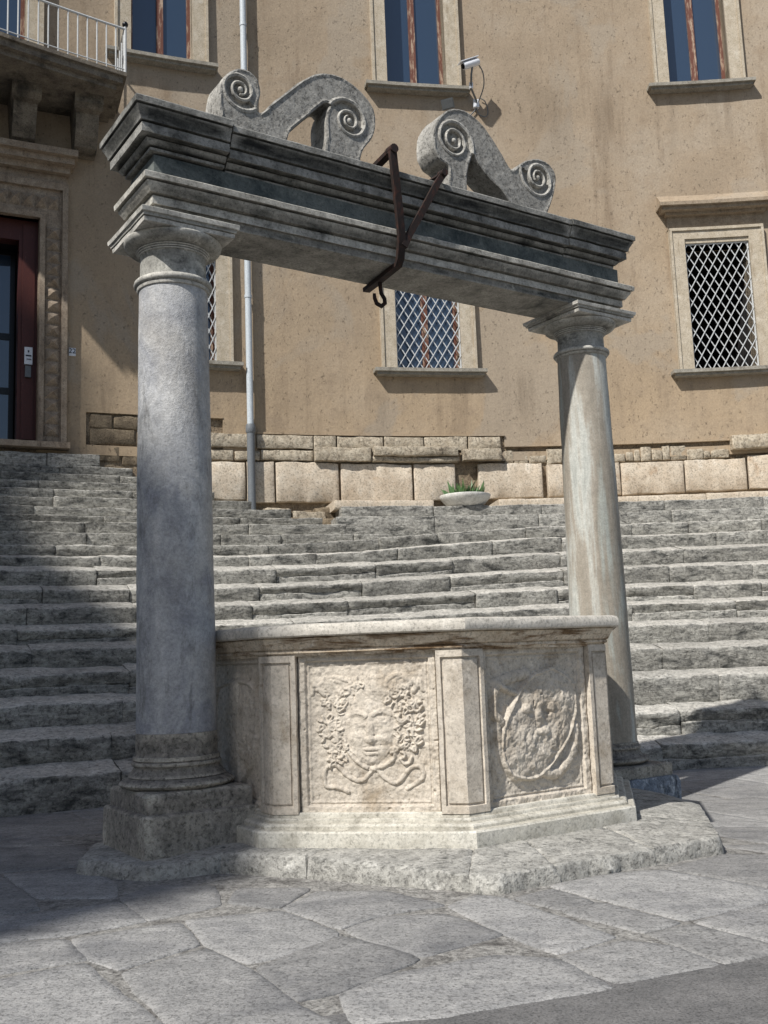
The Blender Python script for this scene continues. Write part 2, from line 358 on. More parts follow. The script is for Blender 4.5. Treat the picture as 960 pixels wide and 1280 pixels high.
def rock(L, D, Hh, r, amp, seed, nx=None, ny=4, nz=4, slope=0.0, tread=.5, edge=1.0, undercut=0.0):
    nx = nx or max(4, min(26, int(L / .055)))
    pts, faces = grid_box(nx, ny, nz)
    ax, ay, az = axis(nx, L, r), axis(ny, D, r), axis(nz, Hh, r)
    out = []
    for (i, j, k) in pts:
        p = Vector((ax[i], ay[j], az[k]))
        q = p * 1.0 + Vector((seed * 3.17, seed * 1.31, seed * 2.23))
        rr = r * max(.25, (1.0 + 1.6 * edge * noise.noise(q * 3.1)))
        c = Vector((p.x, min(max(p.y, rr), D - rr), min(max(p.z, rr), Hh - rr)))
        d = p - c
        if abs(d.y) > 1e-6 and abs(d.z) > 1e-6: p = c + d.normalized() * min(d.length, rr)
        if i in (0, nx): p.y += min(.012, r * .4) * (1 if j < ny // 2 else -1) ; p.z -= .004 if k == nz else 0
        dv = noise.noise_vector(q * 2.3) * amp + noise.noise_vector(q * 6.1) * amp * .6 + noise.noise_vector(q * 14.0) * amp * .7
        p = p + Vector((dv.x * .35, dv.y, dv.z * .7))
        if undercut and j < ny // 2: p.y += undercut * max(0.0, 1 - p.z / Hh) ** .7 * (1 - j / (ny // 2))
        if slope and k >= nz - 2: p.z += slope * min(1.0, max(0.0, p.y / tread)) - .2 * slope
        out.append(p)
    return out, faces
def arc_rock(name, parent, mat, p0, p1, r0, r1, z0, z1, seed, r=.03, amp=.015, gap=.008, edge=1.0, ny=4, nz=4, slope=0.0, tread=.5, warp=None):
    """a stone from angle p0 to p1 (p0 > p1, left to right), front face at radius r0"""
    L = R_(abs(p0 - p1)) * r0 - gap
    v, f = rock(L, r1 - r0, z1 - z0, min(r, .4 * (z1 - z0), .4 * L, .4 * (r1 - r0)), amp, seed, edge=edge, ny=ny, nz=nz, slope=slope, tread=tread, undercut=.05 if slope else 0.0)
    hi = max(p0, p1)
    out = []
    for q in v:
        ph_ = hi - math.degrees((q.x + gap / 2) / r0); dr, dz = warp(ph_) if warp else (0, 0)
        out.append(pp(ph_, r0 + q.y + dr, z0 + q.z + dz))
    return obj(name, out, f, mat, parent, 60)

# ------------------------------------------------------------------ ground
def flat(name, pts, z, mat, parent=None):
    o = obj(name, [(x, y, z) for x, y in pts], [tuple(range(len(pts)))], mat, parent)
    return o
def gz_(x, y):                       # the paving falls away towards the right-hand column
    f = lambda t: min(1, max(0, t)) ** 2 * (3 - 2 * min(1, max(0, t)))
    return -.13 * f(((x - 1.0) + (y - 6.5) * .5) / 3.0) * f((y - 5.3) / 1.6)
gx = [-300, -40, -10] + [-6 + .25 * i for i in range(61)] + [14, 60, 300]
gy = [-300, -40, -5] + [2 + .25 * i for i in range(49)] + [20, 60, 300]
plaza = obj('plaza', [(x, y, -.006 + gz_(x, y)) for y in gy for x in gx], [(j * len(gx) + i, j * len(gx) + i + 1, (j + 1) * len(gx) + i + 1, (j + 1) * len(gx) + i) for j in range(len(gy) - 1) for i in range(len(gx) - 1)], 'joint', None, 180); plaza['kind'] = 'structure'
road_pts = []
for i in range(420):
    x = -14 + 28 * i / 419
    y = 3.70 + (x) * .30 + .05 * noise.noise(Vector((x * 1.7, 0, 0))) + .03 * noise.noise(Vector((x * 6, 3, 0))) + .02 * noise.noise(Vector((x * 21, 7, 0)))
    road_pts.append((x, y))
road = flat('road', road_pts + [(60, 20), (60, -60), (-60, -60), (-60, -14)], -.002, 'asphalt'); road['kind'] = 'structure'

def sstep_(t): t = min(1, max(0, t)); return t * t * (3 - 2 * t)
def poly_slab(name, parent, poly, z0, z1, mat, seed, gap=.010, step=.10, jit=.012, bev=.012, tilt=.004, side=.0, ground=True):
    P = [Vector((x, y, 0)) for x, y in poly]
    area = sum(P[i].x * P[(i + 1) % len(P)].y - P[(i + 1) % len(P)].x * P[i].y for i in range(len(P)))
    if area < 0: P.reverse()
    ring = []
    for i in range(len(P)):
        a, b = P[i], P[(i + 1) % len(P)]; n = max(1, int((b - a).length / step))
        for t in range(n): ring.append(a + (b - a) * (t / n))
    n = len(ring); c = sum(ring, Vector()) / n
    # soften corners, shrink by the joint and roughen
    sm = [(ring[i - 1] + ring[i] * 6 + ring[(i + 1) % n]) / 8 for i in range(n)]
    nor = []
    for i in range(n):
        t = sm[(i + 1) % n] - sm[i - 1]; nor.append(Vector((-t.y, t.x, 0)).normalized())
    base = [sm[i] + nor[i] * (gap + jit * (1 + noise.noise(sm[i] * 5 + Vector((seed, 0, 0))) + .7 * noise.noise(sm[i] * 14 + Vector((0, seed, 0))))) for i in range(n)]
    rx, ry = (random.random() - .5) * tilt * 2, (random.random() - .5) * tilt * 2
    dz = (random.random() - .5) * tilt
    def lift(p, z): return Vector((p.x, p.y, z + dz + (p.x - c.x) * rx + (p.y - c.y) * ry + (gz_(p.x, p.y) if ground else (-.034 * sstep_((math.hypot(p.x - .13, p.y - 7.4) - 1.62) / .45) if z > .05 else 0))))
    loops = [[lift(p, z0) for p in base]]
    if side:
        for f in (.3, .65):
            loops.append([lift(base[i] + nor[i] * side * noise.noise(Vector((base[i].x * 9, base[i].y * 9, f * 5 + seed))), z0 + (z1 - z0) * f) for i in range(n)])
    loops.append([lift(base[i] + nor[i] * (bev * .2 + side * .6 * abs(noise.noise(base[i] * 11))), z1 - bev * (1.0 + (side > 0) * abs(noise.noise(base[i] * 8)))) for i in range(n)])
    loops.append([lift(base[i] + nor[i] * (bev + side * .5 * abs(noise.noise(base[i] * 7))), z1 - bev * .25) for i in range(n)])
    for s in (.82, .5):
        loops.append([lift(c + (base[i] - c) * s, z1 + .25 * tilt * noise.noise((c + (base[i] - c) * s) * 3)) for i in range(n)])
    mb = MB(); mb.loft(loops, cap0=False, cap1=True)
    return mb.build(name, mat, parent, 50)

SLABS = [
[(-0.22,3.82),(-0.06,4.01),(0.36,4.22),(0.61,4.15),(0.75,3.78),(0.22,3.60),(0.14,3.55),(-0.17,3.52)],
[(0.62,4.16),(0.92,4.36),(1.09,4.26),(1.20,4.00),(0.77,3.82)],
[(-0.24,4.68),(-0.07,4.89),(0.21,4.89),(0.44,4.52),(0.09,4.24),(-0.10,4.43)],
[(0.24,5.03),(0.39,5.24),(0.52,5.15),(0.90,4.42),(0.62,4.21),(0.45,4.52)],
[(0.56,5.14),(0.78,5.31),(0.93,5.01),(0.76,4.88)],
[(0.75,4.85),(0.95,4.99),(1.22,4.60),(1.03,4.46)],
[(1.04,4.44),(1.26,4.56),(1.47,4.23),(1.53,4.15),(1.22,4.00)],
[(0.77,5.37),(1.12,5.59),(1.43,5.64),(1.81,5.15),(1.71,4.89),(1.25,4.63)],
[(1.28,4.60),(1.70,4.85),(1.81,4.68),(1.66,4.32),(1.49,4.25)],
[(1.46,5.68),(1.91,6.03),(2.27,5.90),(1.94,5.09),(1.82,5.18)],
[(-1.71,4.05),(-1.29,4.32),(-1.04,3.93),(-0.76,3.51),(-1.03,3.40),(-1.45,3.44)],
[(-1.95,4.61),(-1.49,4.70),(-1.29,4.37),(-1.76,4.15)],
[(-1.46,4.69),(-1.02,4.92),(-0.86,4.53),(-1.12,4.21),(-1.29,4.38)],
[(-1.10,4.17),(-0.82,4.47),(-0.56,4.11),(-0.36,3.71),(-0.16,3.45),(-0.74,3.50)],
[(-1.00,4.95),(-0.57,5.06),(-0.27,4.64),(-0.30,4.46),(-0.61,4.23),(-0.83,4.53)],
[(-0.56,4.17),(-0.26,4.58),(-0.08,4.41),(0.08,4.21),(-0.24,3.84),(-0.37,3.77)],
[(-0.56,5.11),(-0.42,5.43),(-0.07,5.38),(0.22,5.05),(-0.07,4.93),(-0.26,4.70)],
[(-0.86,5.26),(-0.84,5.57),(-0.46,5.51),(-0.58,5.12)],
[(-1.44,5.45),(-1.34,5.73),(-0.99,5.67),(-0.88,5.22),(-1.18,4.97)],
[(-1.98,4.68),(-1.51,4.76),(-1.19,4.96),(-1.43,5.37),(-1.75,5.20),(-2.14,5.03)],
[(-2.57,6.05),(-2.34,6.16),(-1.93,5.53),(-1.79,5.26),(-2.17,5.11)],
[(-2.32,6.18),(-1.82,6.25),(-1.55,5.78),(-1.47,5.47),(-1.90,5.52)],
[(-3.00,7.05),(-2.10,7.02),(-1.85,6.33),(-2.63,6.19)],
]
for i, s in enumerate(SLABS): poly_slab('paving_slab', plaza, s, -.03, .002, 'paving', i * 1.7, gap=-.022, step=.05, jit=.009, tilt=.002, bev=.007)
def inside(poly, x, y):
    c = False; n = len(poly)
    for i in range(n):
        (x1, y1), (x2, y2) = poly[i], poly[(i + 1) % n]
        if (y1 > y) != (y2 > y) and x < (x2 - x1) * (y - y1) / (y2 - y1) + x1: c = not c
    return c
TRACED = [(-2.2,3.2),(-2.1,4.4),(-2.2,5.0),(-2.65,6.1),(-3.05,7.1),(-2.05,7.1),(-1.5,6.2),(-1.0,5.9),(.45,5.35),(1.45,5.75),(1.95,6.15),(2.35,5.95),(1.9,4.6),(1.65,4.1),(0,3.2)]
PLATFORM = [(-1.9,6.6),(-1.9,6.15),(-1.35,5.8),(.47,5.25),(1.87,6.04),(2.12,7.2),(1.6,8.6),(-.6,9.1),(-1.7,7.6)]
a_, b_ = Vector((math.cos(R_(15)), math.sin(R_(15)))), Vector((math.cos(R_(118)), math.sin(R_(118))))
rng = random.Random(3)
row = 0; bpos = .05; k = 0
while bpos < 10.5:
    w = rng.uniform(.5, .85); apos = -7.0 + rng.uniform(0, .8)
    while apos < 8.5:
        l = rng.uniform(.7, 1.35)
        q = []
        for (ta, tb) in ((0, 0), (1, 0), (1, 1), (0, 1)):
            A_, B_ = apos + l * ta, bpos + w * tb
            jx = .10 * noise.noise(Vector((A_ * 3, B_ * 3, 1))); jy = .07 * noise.noise(Vector((A_ * 3, B_ * 3, 9)))
            p = Vector((.3, 3.8)) + a_ * (A_ + jx) + b_ * (B_ + jy); q.append((p.x, p.y))
        cx_ = sum(p[0] for p in q) / 4; cy_ = sum(p[1] for p in q) / 4
        rr = math.hypot(cx_ - CX, cy_ - CY)
        vis = abs(cx_) < .48 * cy_ + .9
        if vis and not inside(TRACED, cx_, cy_) and not inside(PLATFORM, cx_, cy_) and rr < 18.6:
            poly_slab('paving_slab', plaza, q, -.034, -.003, 'paving', 40 + k, gap=-.016, step=.08, jit=.009, tilt=.002, bev=.007); k += 1
        apos += l
    bpos += w

# ------------------------------------------------------------------ steps
stair = None
NR = 11
Rl = [17.45 + .5 * min(n, 4) + .37 * max(0, n - 4) for n in range(NR)]
Rr = [18.10 + .43 * n for n in range(NR)]
zl = [.30, .585, .86, 1.14, 1.39, 1.61, 1.86, 2.09, 2.35, 2.55, 2.735]
zr = [.14, .46, .83, 1.16, 1.445, 1.73, 1.99, 2.28, 2.56, 2.83, 3.06]
def sstep(t): t = min(1, max(0, t)); return t * t * (3 - 2 * t)
def lr(phi): return sstep((phi - 95) / 14.0)        # 0 right, 1 left
def rowR(n, phi): t = lr(phi); return Rl[n] * t + Rr[n] * (1 - t)
def rowz(n, phi): t = lr(phi); return zl[n] * t + zr[n] * (1 - t)
mb = MB()
loops = []
for i in range(45):
    p = 126 - i
    prof = [(17.3, -.4)]
    for n in range(NR):
        r, z = rowR(n, p) + .14, rowz(n, p) - .06
        pz = prof[-1][1] if n else -.4
        prof += [(r, pz), (r, z)]
    prof += [(23.9, prof[-1][1]), (23.9, -.4)]
    loops.append([pp(p, r, z) for r, z in prof])
mb.loft(loops)
stair = mb.build('steps', 'core'); stair['kind'] = 'structure'
srng = random.Random(11); sd = 0
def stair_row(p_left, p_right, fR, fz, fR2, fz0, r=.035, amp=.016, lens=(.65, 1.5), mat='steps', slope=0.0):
    global sd
    p = p_left
    while p > p_right + .15:
        Rm = fR(p); L = srng.uniform(*lens); q = p - math.degrees(L / Rm)
        if q < p_right + 1.0: q = p_right
        pm = (p + q) / 2
        top = fz(pm) + srng.uniform(-.008, .008); r0 = fR(pm) + srng.uniform(-.018, .02)
        zb, wp, td = fz0(pm) - .02, (lambda a: (fR(a) - fR(pm), fz(a) - fz(pm))), max(.15, fR2(pm) - r0)
        back = max(fR2(pm), r0 + .12) + .12
        if slope > .06 and srng.random() < .34:          # some risers are made up of two thin courses
            zm = zb + (top - zb) * srng.uniform(.42, .60)
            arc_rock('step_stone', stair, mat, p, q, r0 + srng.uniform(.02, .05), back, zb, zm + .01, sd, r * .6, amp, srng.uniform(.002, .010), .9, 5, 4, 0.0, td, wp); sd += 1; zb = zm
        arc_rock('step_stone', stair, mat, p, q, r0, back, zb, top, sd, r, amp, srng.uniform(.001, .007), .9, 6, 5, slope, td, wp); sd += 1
        p = q
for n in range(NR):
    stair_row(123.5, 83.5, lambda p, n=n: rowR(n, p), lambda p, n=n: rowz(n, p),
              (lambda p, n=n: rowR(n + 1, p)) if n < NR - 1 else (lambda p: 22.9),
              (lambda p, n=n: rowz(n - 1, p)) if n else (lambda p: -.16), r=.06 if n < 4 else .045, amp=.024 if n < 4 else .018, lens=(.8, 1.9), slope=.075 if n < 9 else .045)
# the top bench on the right (two courses) and the steeper flight up to the portal on the left
stair_row(104.4, 83.5, lambda p: 22.60, lambda p: 3.26, lambda p: 23.2, lambda p: rowz(10, p) - .06, lens=(.8, 1.7), r=.02, amp=.014)
stair_row(104.1, 83.5, lambda p: 22.74, lambda p: 3.44, lambda p: 23.4, lambda p: 3.24, r=.02, amp=.014, lens=(.9, 1.9))
for pa_, pb_ in ((104.3, 100.35), (97.75, 83.5)):
    stair_row(pa_, pb_, lambda p: 22.90, lambda p: 3.55, lambda p: 23.5, lambda p: 3.43, r=.018, amp=.010, lens=(.9, 1.9), mat='block')
for pa_, ra_, za_, w_, h_ in ((105.6, 23.0, 3.16, .34, .26), (104.9, 22.9, 3.02, .42, .24), (104.2, 23.0, 3.05, .40, .34), (105.1, 23.2, 3.26, .5, .28), (104.3, 23.25, 3.36, .44, .24), (106.3, 23.25, 3.38, .40, .22), (103.9, 22.55, 2.86, .36, .22)):
    sd += 1; dphi = math.degrees(w_ / ra_)
    arc_rock('rubble_stone', stair, 'rough' if sd % 2 else 'tufa', pa_ + dphi / 2, pa_ - dphi / 2, ra_, ra_ + .5, za_ - .1, za_ + h_ - .1, sd, .07, .03, .0, .8, 5, 5)
UPR = [(22.02, 2.93, 102.6), (22.22, 3.10, 104.2), (22.40, 3.22, 105.0), (22.58, 3.37, 106.1), (22.76, 3.52, 107.5), (22.94, 3.67, 108.8), (23.10, 3.80, 109.7), (23.26, 3.94, 110.6), (23.40, 4.08, 111.6)]
for i, (r0, z, pe) in enumerate(UPR):
    zp = UPR[i - 1][1] if i else 2.70
    stair_row(123.0, pe, lambda p, r0=r0: r0, lambda p, z=z: z, lambda p, i=i: 23.55, lambda p, zp=zp: zp, r=.025, amp=.010, lens=(.8, 1.9), slope=.03)
stair_row(123.0, 112.75, lambda p: 23.42, lambda p: 4.26, lambda p: 23.75, lambda p: 4.07, r=.025, amp=.012, lens=(1.2, 2.2))

# ------------------------------------------------------------------ palace
palace = thing('palace', 'ochre plastered palace with a concave front, tall windows and a portal', 'building', pp(100, RW, 3.4))
OPEN = {'LL': (108.4, 110.3, 5.84, 8.0), 'LC': (98.57, 101.25, 5.84, 8.0), 'LR': (86.30, 88.95, 5.76, 8.0),
        'UL': (109.2, 111.6, 10.84, 14.2), 'UC': (98.64, 101.2, 10.86, 14.2), 'UR': (86.45, 89.03, 10.92, 14.2),
        'door': (114.9, 119.0, 4.30, 7.87), 'bdoor': (115.45, 118.2, 9.9, 13.4)}
OPEN_ALL = dict(OPEN, m1=(108.2, 113.2, 4.45, 4.97), m2=(96.95, 106.9, 4.45, 4.73), m3=(84.0, 96.95, 4.45, 4.545))
def wall():
    ph = set([72, 128]); zz = set([4.45, 18.5])
    for a, b, c, d in OPEN_ALL.values(): ph |= {a, b}; zz |= {c, d}
    ph = sorted(ph); zz = sorted(zz)
    def dens(l, s):
        out = []
        for i in range(len(l) - 1):
            n = max(1, int((l[i + 1] - l[i]) / s + .5)); out += [l[i] + (l[i + 1] - l[i]) * j / n for j in range(n)]
        return out + [l[-1]]
    ph = dens(ph, .6); zz = dens(zz, .3)
    mb = MB(); idx = {}
    def V(i, j, R=None):
        key = (i, j, R)
        if key not in idx:
            p = pp(ph[i], 0, 0); q = pp(ph[i], RW, zz[j])
            d = .012 * noise.noise(q * .8) + .006 * noise.noise(q * 3)
            idx[key] = len(mb.v); mb.v.append(pp(ph[i], (RW + d) if R is None else R, zz[j]))
        return idx[key]
    def hole(i, j):
        a, b = (ph[i] + ph[i + 1]) / 2, (zz[j] + zz[j + 1]) / 2
        return any(o[0] < a < o[1] and o[2] < b < o[3] for o in OPEN_ALL.values())
    RB = RW + .36
    nI, nJ = len(ph) - 1, len(zz) - 1
    for i in range(nI):
        for j in range(nJ):
            if hole(i, j): continue
            mb.f.append((V(i, j), V(i + 1, j), V(i + 1, j + 1), V(i, j + 1)))
            for (di, dj, e) in ((-1, 0, ((i, j), (i, j + 1))), (1, 0, ((i + 1, j), (i + 1, j + 1))), (0, -1, ((i, j), (i + 1, j))), (0, 1, ((i, j + 1), (i + 1, j + 1)))):
                I, J = i + di, j + dj
                if (0 <= I < nI and 0 <= J < nJ and hole(I, J)) or not (0 <= I < nI and 0 <= J < nJ):
                    (a, b), (c, d) = e
                    mb.f.append((V(a, b), V(c, d), V(c, d, RB), V(a, b, RB)))
    return mb.build('plaster_wall', 'plaster', palace, 60)
wall()
mb = MB()                                                  # bedding of old masonry behind the plinth stones
loops = []
for i in range(150):
    p = 126 - 48 * i / 149
    loops.append([pp(p, RW + .04 + .03 * noise.noise(Vector((p * 2.3, z * 3, 2))) + .02 * noise.noise(Vector((p * 7, z * 9, 5))), z) for z in [2.6 + ((5.05 if 108 < p < 113.4 else (4.80 if p < 108 else 4.38)) - 2.6) * j / 25 for j in range(26)]])
mb.loft(loops, False, False, False); mb.build('masonry_bed', 'earth', palace, 70)
mb = MB(); abox(mb, 128, 72, 23.0, RW + .8, 18.3, 18.7, 40); abox(mb, 128, 72, 23.3, RW + .6, 18.05, 18.3, 40)
mb.build('eaves', 'frame', palace)

# plinth stones
def px2phi(x):
    T = [(120, 112.84), (265, 108.65), (330, 106.62), (428, 103.62), (600, 98.07), (770, 92.37), (950, 86.52), (1010, 84.6)]
    for (x0, p0), (x1, p1) in zip(T, T[1:]):
        if x <= x1: return p0 + (p1 - p0) * (x - x0) / (x1 - x0)
    return p1
prng = random.Random(5)
def plinth(x0, x1, z0, z1, mat, proud=.05, r=.03, amp=.012, edge=1.0):
    global sd
    sd += 1
    arc_rock('stone_block', palace, mat, px2phi(x0), px2phi(x1), RW - proud, RW + .2, z0, z1, sd, r, amp, .012, edge)
for x0, x1, z0, z1 in ((262, 306, 3.74, 4.26), (307, 342, 3.70, 4.27), (343, 424, 3.71, 4.27), (426, 515, 3.72, 4.25), (517, 570, 3.73, 4.25),
                       (598, 677, 3.75, 4.25), (683, 772, 3.76, 4.22), (773, 852, 3.76, 4.21), (853, 929, 3.77, 4.22), (931, 1003, 3.78, 4.26)):
    plinth(x0, x1, z0 - .09, z1, 'block', .05, .03, .016, 1.8)
for x0, x1, z0, z1, pr in ((325, 392, 4.29, 4.46, .05), (392, 464, 4.28, 4.50, .13), (465, 575, 4.27, 4.36, .10), (466, 573, 4.36, 4.52, .16), (578, 627, 4.29, 4.48, .17),
                           (262, 292, 4.28, 4.44, .02), (293, 324, 4.29, 4.43, .03), (912, 1000, 4.36, 4.60, .15)):
    plinth(x0, x1, z0, z1, 'rough', pr, .025, .016, 1.2)
x = 262
while x < 626:
    w = prng.uniform(28, 75); x1 = min(x + w, 628); plinth(x, x1, 4.47 + prng.uniform(0, .02), 4.70, 'rough', .02 + prng.random() * .03, .018, .014, 1.2); x = x1 + .5
x = 632
while x < 905:
    w = prng.uniform(9, 24); zt = prng.uniform(4.36, 4.50)
    plinth(x, x + w, 4.24, zt, 'rough', prng.uniform(0, .05), .03, .02, 1.5)
    x += w
for x0, x1, z0, z1 in ((112, 140, 4.72, 4.92), (141, 176, 4.71, 4.92), (177, 214, 4.72, 4.93), (215, 262, 4.71, 4.90), (112, 168, 4.46, 4.71), (170, 226, 4.45, 4.70), (227, 262, 4.46, 4.70), (113, 150, 4.20, 4.45), (152, 205, 4.16, 4.45), (206, 262, 4.1, 4.45), (176, 225, 3.86, 4.12)):
    plinth(x0, x1, z0, z1, 'tufa', .0, .03, .02, 1.3)
# plaster drip edges above the exposed masonry
mb = MB(); abox(mb, 106.9, 96.95, RW - .03, RW + .1, 4.715, 4.745, 20); abox(mb, 96.95, 84, RW - .03, RW + .1, 4.53, 4.56, 20); abox(mb, 113.2, 108.2, RW - .02, RW + .1, 4.945, 4.97, 10)
mb.build('plaster_edge', 'plaster', palace)
def plaster_patch(p0, p1, z0, z1):
    mb = MB(); loops = []
    n = max(2, int(abs(p1 - p0) / .3))
    for i in range(n + 1):
        p = p0 + (p1 - p0) * i / n
        loops.append([pp(p, RW + .1, z0), pp(p, RW - .006, z0), pp(p, RW - .006 + .008 * noise.noise(Vector((p, 0, 0))), z1), pp(p, RW + .1, z1)])
    mb.loft(loops); mb.build('plaster_patch', 'plaster', palace, 50)
plaster_patch(108.2, 106.9, 4.70, 4.95); plaster_patch(128, 119.2, 4.1, 4.6); plaster_patch(113.9, 113.2, 4.26, 5.0)

# windows
def bar(mb, phi0, z0, phi1, z1, R, w, d):
    a, b = pp(phi0, R, z0), pp(phi1, R, z1); dirn = (b - a).normalized(); n = rad((phi0 + phi1) / 2); s = dirn.cross(n).normalized()
    c = (a + b) / 2; mb.box(c, ((b - a).length / 2, w / 2, d / 2), dirn, s, n)
def window(key, hood, grille, pane='glass', head=.26):
    p0, p1, z0, z1 = OPEN[key]; fwid = math.degrees(.255 / RW)
    mb = MB()
    for (a, b) in ((p0 - fwid, p0), (p1, p1 + fwid)):
        inner = a if a == p1 else b
        abox(mb, a, b, RW - .075, RW + .1, z0 - .02, z1 + head, 1)
        s = .28 if a == p1 else -.28
        abox(mb, inner, inner + s * fwid, RW - .045, RW + .34, z0 - .02, z1 + .07, 1)
        e = b if a == p1 else a
        abox(mb, e, e - s * .6 * fwid, RW - .10, RW - .06, z0 - .02, z1 + head + .0, 1)
    abox(mb, p0, p1, RW - .075, RW + .1, z1 + .07, z1 + head, 3)
    abox(mb, p0, p1, RW - .045, RW + .34, z1, z1 + .075, 3)
    abox(mb, p0 - fwid, p1 + fwid, RW - .102, RW - .06, z1 + head - .045, z1 + head + .004, 3)
    w = mb.build('window', 'frame', palace)
    mb = MB(); abox(mb, p0 - fwid * 1.55, p1 + fwid * 1.55, RW - .20, RW + .34, z0 - .075, z0 - .018, 4); abox(mb, p0 - fwid * 1.4, p1 + fwid * 1.4, RW - .15, RW + .1, z0 - .12, z0 - .073, 4)
    mb.build('sill', 'sill', w)
    if hood:
        mb = MB(); zt = z1 + head + .28
        abox(mb, p0 - fwid * 1.7, p1 + fwid * 1.7, RW - .30, RW + .1, zt + .06, zt + .12, 5)
        abox(mb, p0 - fwid * 1.55, p1 + fwid * 1.55, RW - .24, RW + .1, zt, zt + .062, 5)
        abox(mb, p0 - fwid * 1.2, p1 + fwid * 1.2, RW - .13, RW + .1, zt - .05, zt + .002, 5)
        abox(mb, p0 - fwid * 1.05, p1 + fwid * 1.05, RW - .03, RW + .1, z1 + head, zt - .048, 4)
        mb.build('hood', 'hood', w)
        mb = MB(); loops = []
        for i in range(6):
            p = p0 - fwid * 1.6 + (p1 - p0 + fwid * 3.2) * i / 5
            loops.append([pp(p, RW - .26, zt + .118), pp(p, RW + .1, zt + .118), pp(p, RW + .1, zt + .34), pp(p, RW - .02, zt + .34)])
        mb.loft(loops); mb.build('weathering', 'plaster', w)
    RS = RW + .24
    if pane:
        mb = MB(); m = math.degrees(.045 / RW)
        pc = (p0 + p1) / 2
        abox(mb, p0, p0 + m * 1.3, RS - .03, RS + .05, z0, z1, 1); abox(mb, p1 - m * 1.3, p1, RS - .03, RS + .05, z0, z1, 1)
        abox(mb, pc - m * 1.2, pc + m * 1.2, RS - .04, RS + .05, z0, z1, 1)
        for (a, b) in ((p0 + m * 1.3, pc - m * 1.2), (pc + m * 1.2, p1 - m * 1.3)):
            abox(mb, a, b, RS - .028, RS + .05, z0, z0 + .075, 1); abox(mb, a, b, RS - .028, RS + .05, z1 - .07, z1, 1)
        mb.build('sash', 'sash', w)
        for (a, b) in ((p0 + m * 1.2, pc - m * 1.1), (pc + m * 1.1, p1 - m * 1.2)):
            mb = MB(); abox(mb, a, b, RS, RS + .012, z0 + .07, z1 - .065, 1); mb.build('pane', 'glass', w)
    else:
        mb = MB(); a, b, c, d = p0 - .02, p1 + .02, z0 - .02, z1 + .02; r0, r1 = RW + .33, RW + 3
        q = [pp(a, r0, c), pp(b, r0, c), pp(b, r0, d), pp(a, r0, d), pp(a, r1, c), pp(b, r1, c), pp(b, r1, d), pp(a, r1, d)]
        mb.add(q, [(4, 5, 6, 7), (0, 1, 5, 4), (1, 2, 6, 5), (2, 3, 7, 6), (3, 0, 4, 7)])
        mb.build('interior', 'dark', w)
    if grille:
        mb = MB(); Rg = RW - .005; dw, dh = (p1 - p0) / 7.0, (z1 - z0) / 8.4
        e = math.degrees(.012 / RW)
        for (a, b, c, d) in ((p0 + e, z0, p0 + e, z1), (p1 - e, z0, p1 - e, z1), (p0, z0 + .012, p1, z0 + .012), (p0, z1 - .012, p1, z1 - .012)): bar(mb, a, b, c, d, Rg, .024, .016)
        for sgn in (1, -1):
            for i in range(-10, 20):
                A = p0 + dw * i
                # line phi = A + sgn*dw*(z-z0)/dh clipped to the opening
                ts_ = [0, (z1 - z0) / dh]
                lo, hi = 0.0, (z1 - z0) / dh
                t0, t1 = sorted(((p0 - A) / (sgn * dw), (p1 - A) / (sgn * dw)))
                lo, hi = max(lo, t0), min(hi, t1)
                if hi - lo > .05:
                    bar(mb, A + sgn * dw * lo, z0 + dh * lo, A + sgn * dw * hi, z0 + dh * hi, Rg + .011 * sgn, .015, .012)
        mb.build('grille', 'whiteiron', w)
    return w
window('LL', True, True); window('LC', True, True); window('LR', True, True, pane=None)
window('UL', False, False); window('UC', False, False); window('UR', False, False)

# portal with diamond studs
mb = MB(); d0 = 114.9
abox(mb, 113.92, 114.9, RW - .06, RW + .3, 4.40, 7.87, 1)
abox(mb, 119.0, 119.98, RW - .06, RW + .3, 4.40, 7.87, 1)
abox(mb, 113.92, 119.98, RW - .06, RW + .3, 7.87, 8.42, 6)
for (a, b) in ((113.90, 114.10), (114.70, 114.88)): abox(mb, a, b, RW - .12, RW - .055, 4.40, 7.9 if a > 114.5 else 8.44, 1)
abox(mb, 113.9, 120, RW - .12, RW - .055, 8.34, 8.445, 6); abox(mb, 114.7, 119.2, RW - .12, RW - .055, 7.86, 7.95, 5)
portal = mb.build('portal', 'portal', palace)
mb = MB(); abox(mb, 113.62, 120.3, RW - .36, RW + .1, 8.80, 8.90, 7); abox(mb, 113.72, 120.2, RW - .28, RW + .1, 8.70, 8.802, 7); abox(mb, 113.85, 120.1, RW - .16, RW + .1, 8.60, 8.702, 7); abox(mb, 113.95, 120.0, RW - .04, RW + .1, 8.44, 8.602, 6)
mb.build('hood', 'portal', portal)
def stud(phi, z, hw, hz):
    a = math.degrees(hw / RW)
    v = [pp(phi + a, RW - .06, z - hz), pp(phi - a, RW - .06, z - hz), pp(phi - a, RW - .06, z + hz), pp(phi + a, RW - .06, z + hz), pp(phi, RW - .15, z)]
    obj('diamond_stud', v, [(0, 1, 4), (1, 2, 4), (2, 3, 4), (3, 0, 4)], 'portal', portal)
for i in range(17): stud(114.40, 4.62 + i * .19, .11, .09)
for i in range(17): stud(119.5, 4.62 + i * .19, .11, .09)
for i in range(12): stud(114.40 + i * .46, 8.14, .09, .11)
mb = MB(); abox(mb, 113.8, 120.1, RW - .22, RW + .4, 4.34, 4.425, 6); mb.build('threshold', 'portal', palace)
mb = MB(); abox(mb, 114.9, 115.55, RW + .10, RW + .32, 4.42, 7.87, 1); abox(mb, 118.35, 119.0, RW + .10, RW + .32, 4.42, 7.87, 1); abox(mb, 115.55, 118.35, RW + .10, RW + .32, 7.55, 7.87, 3)
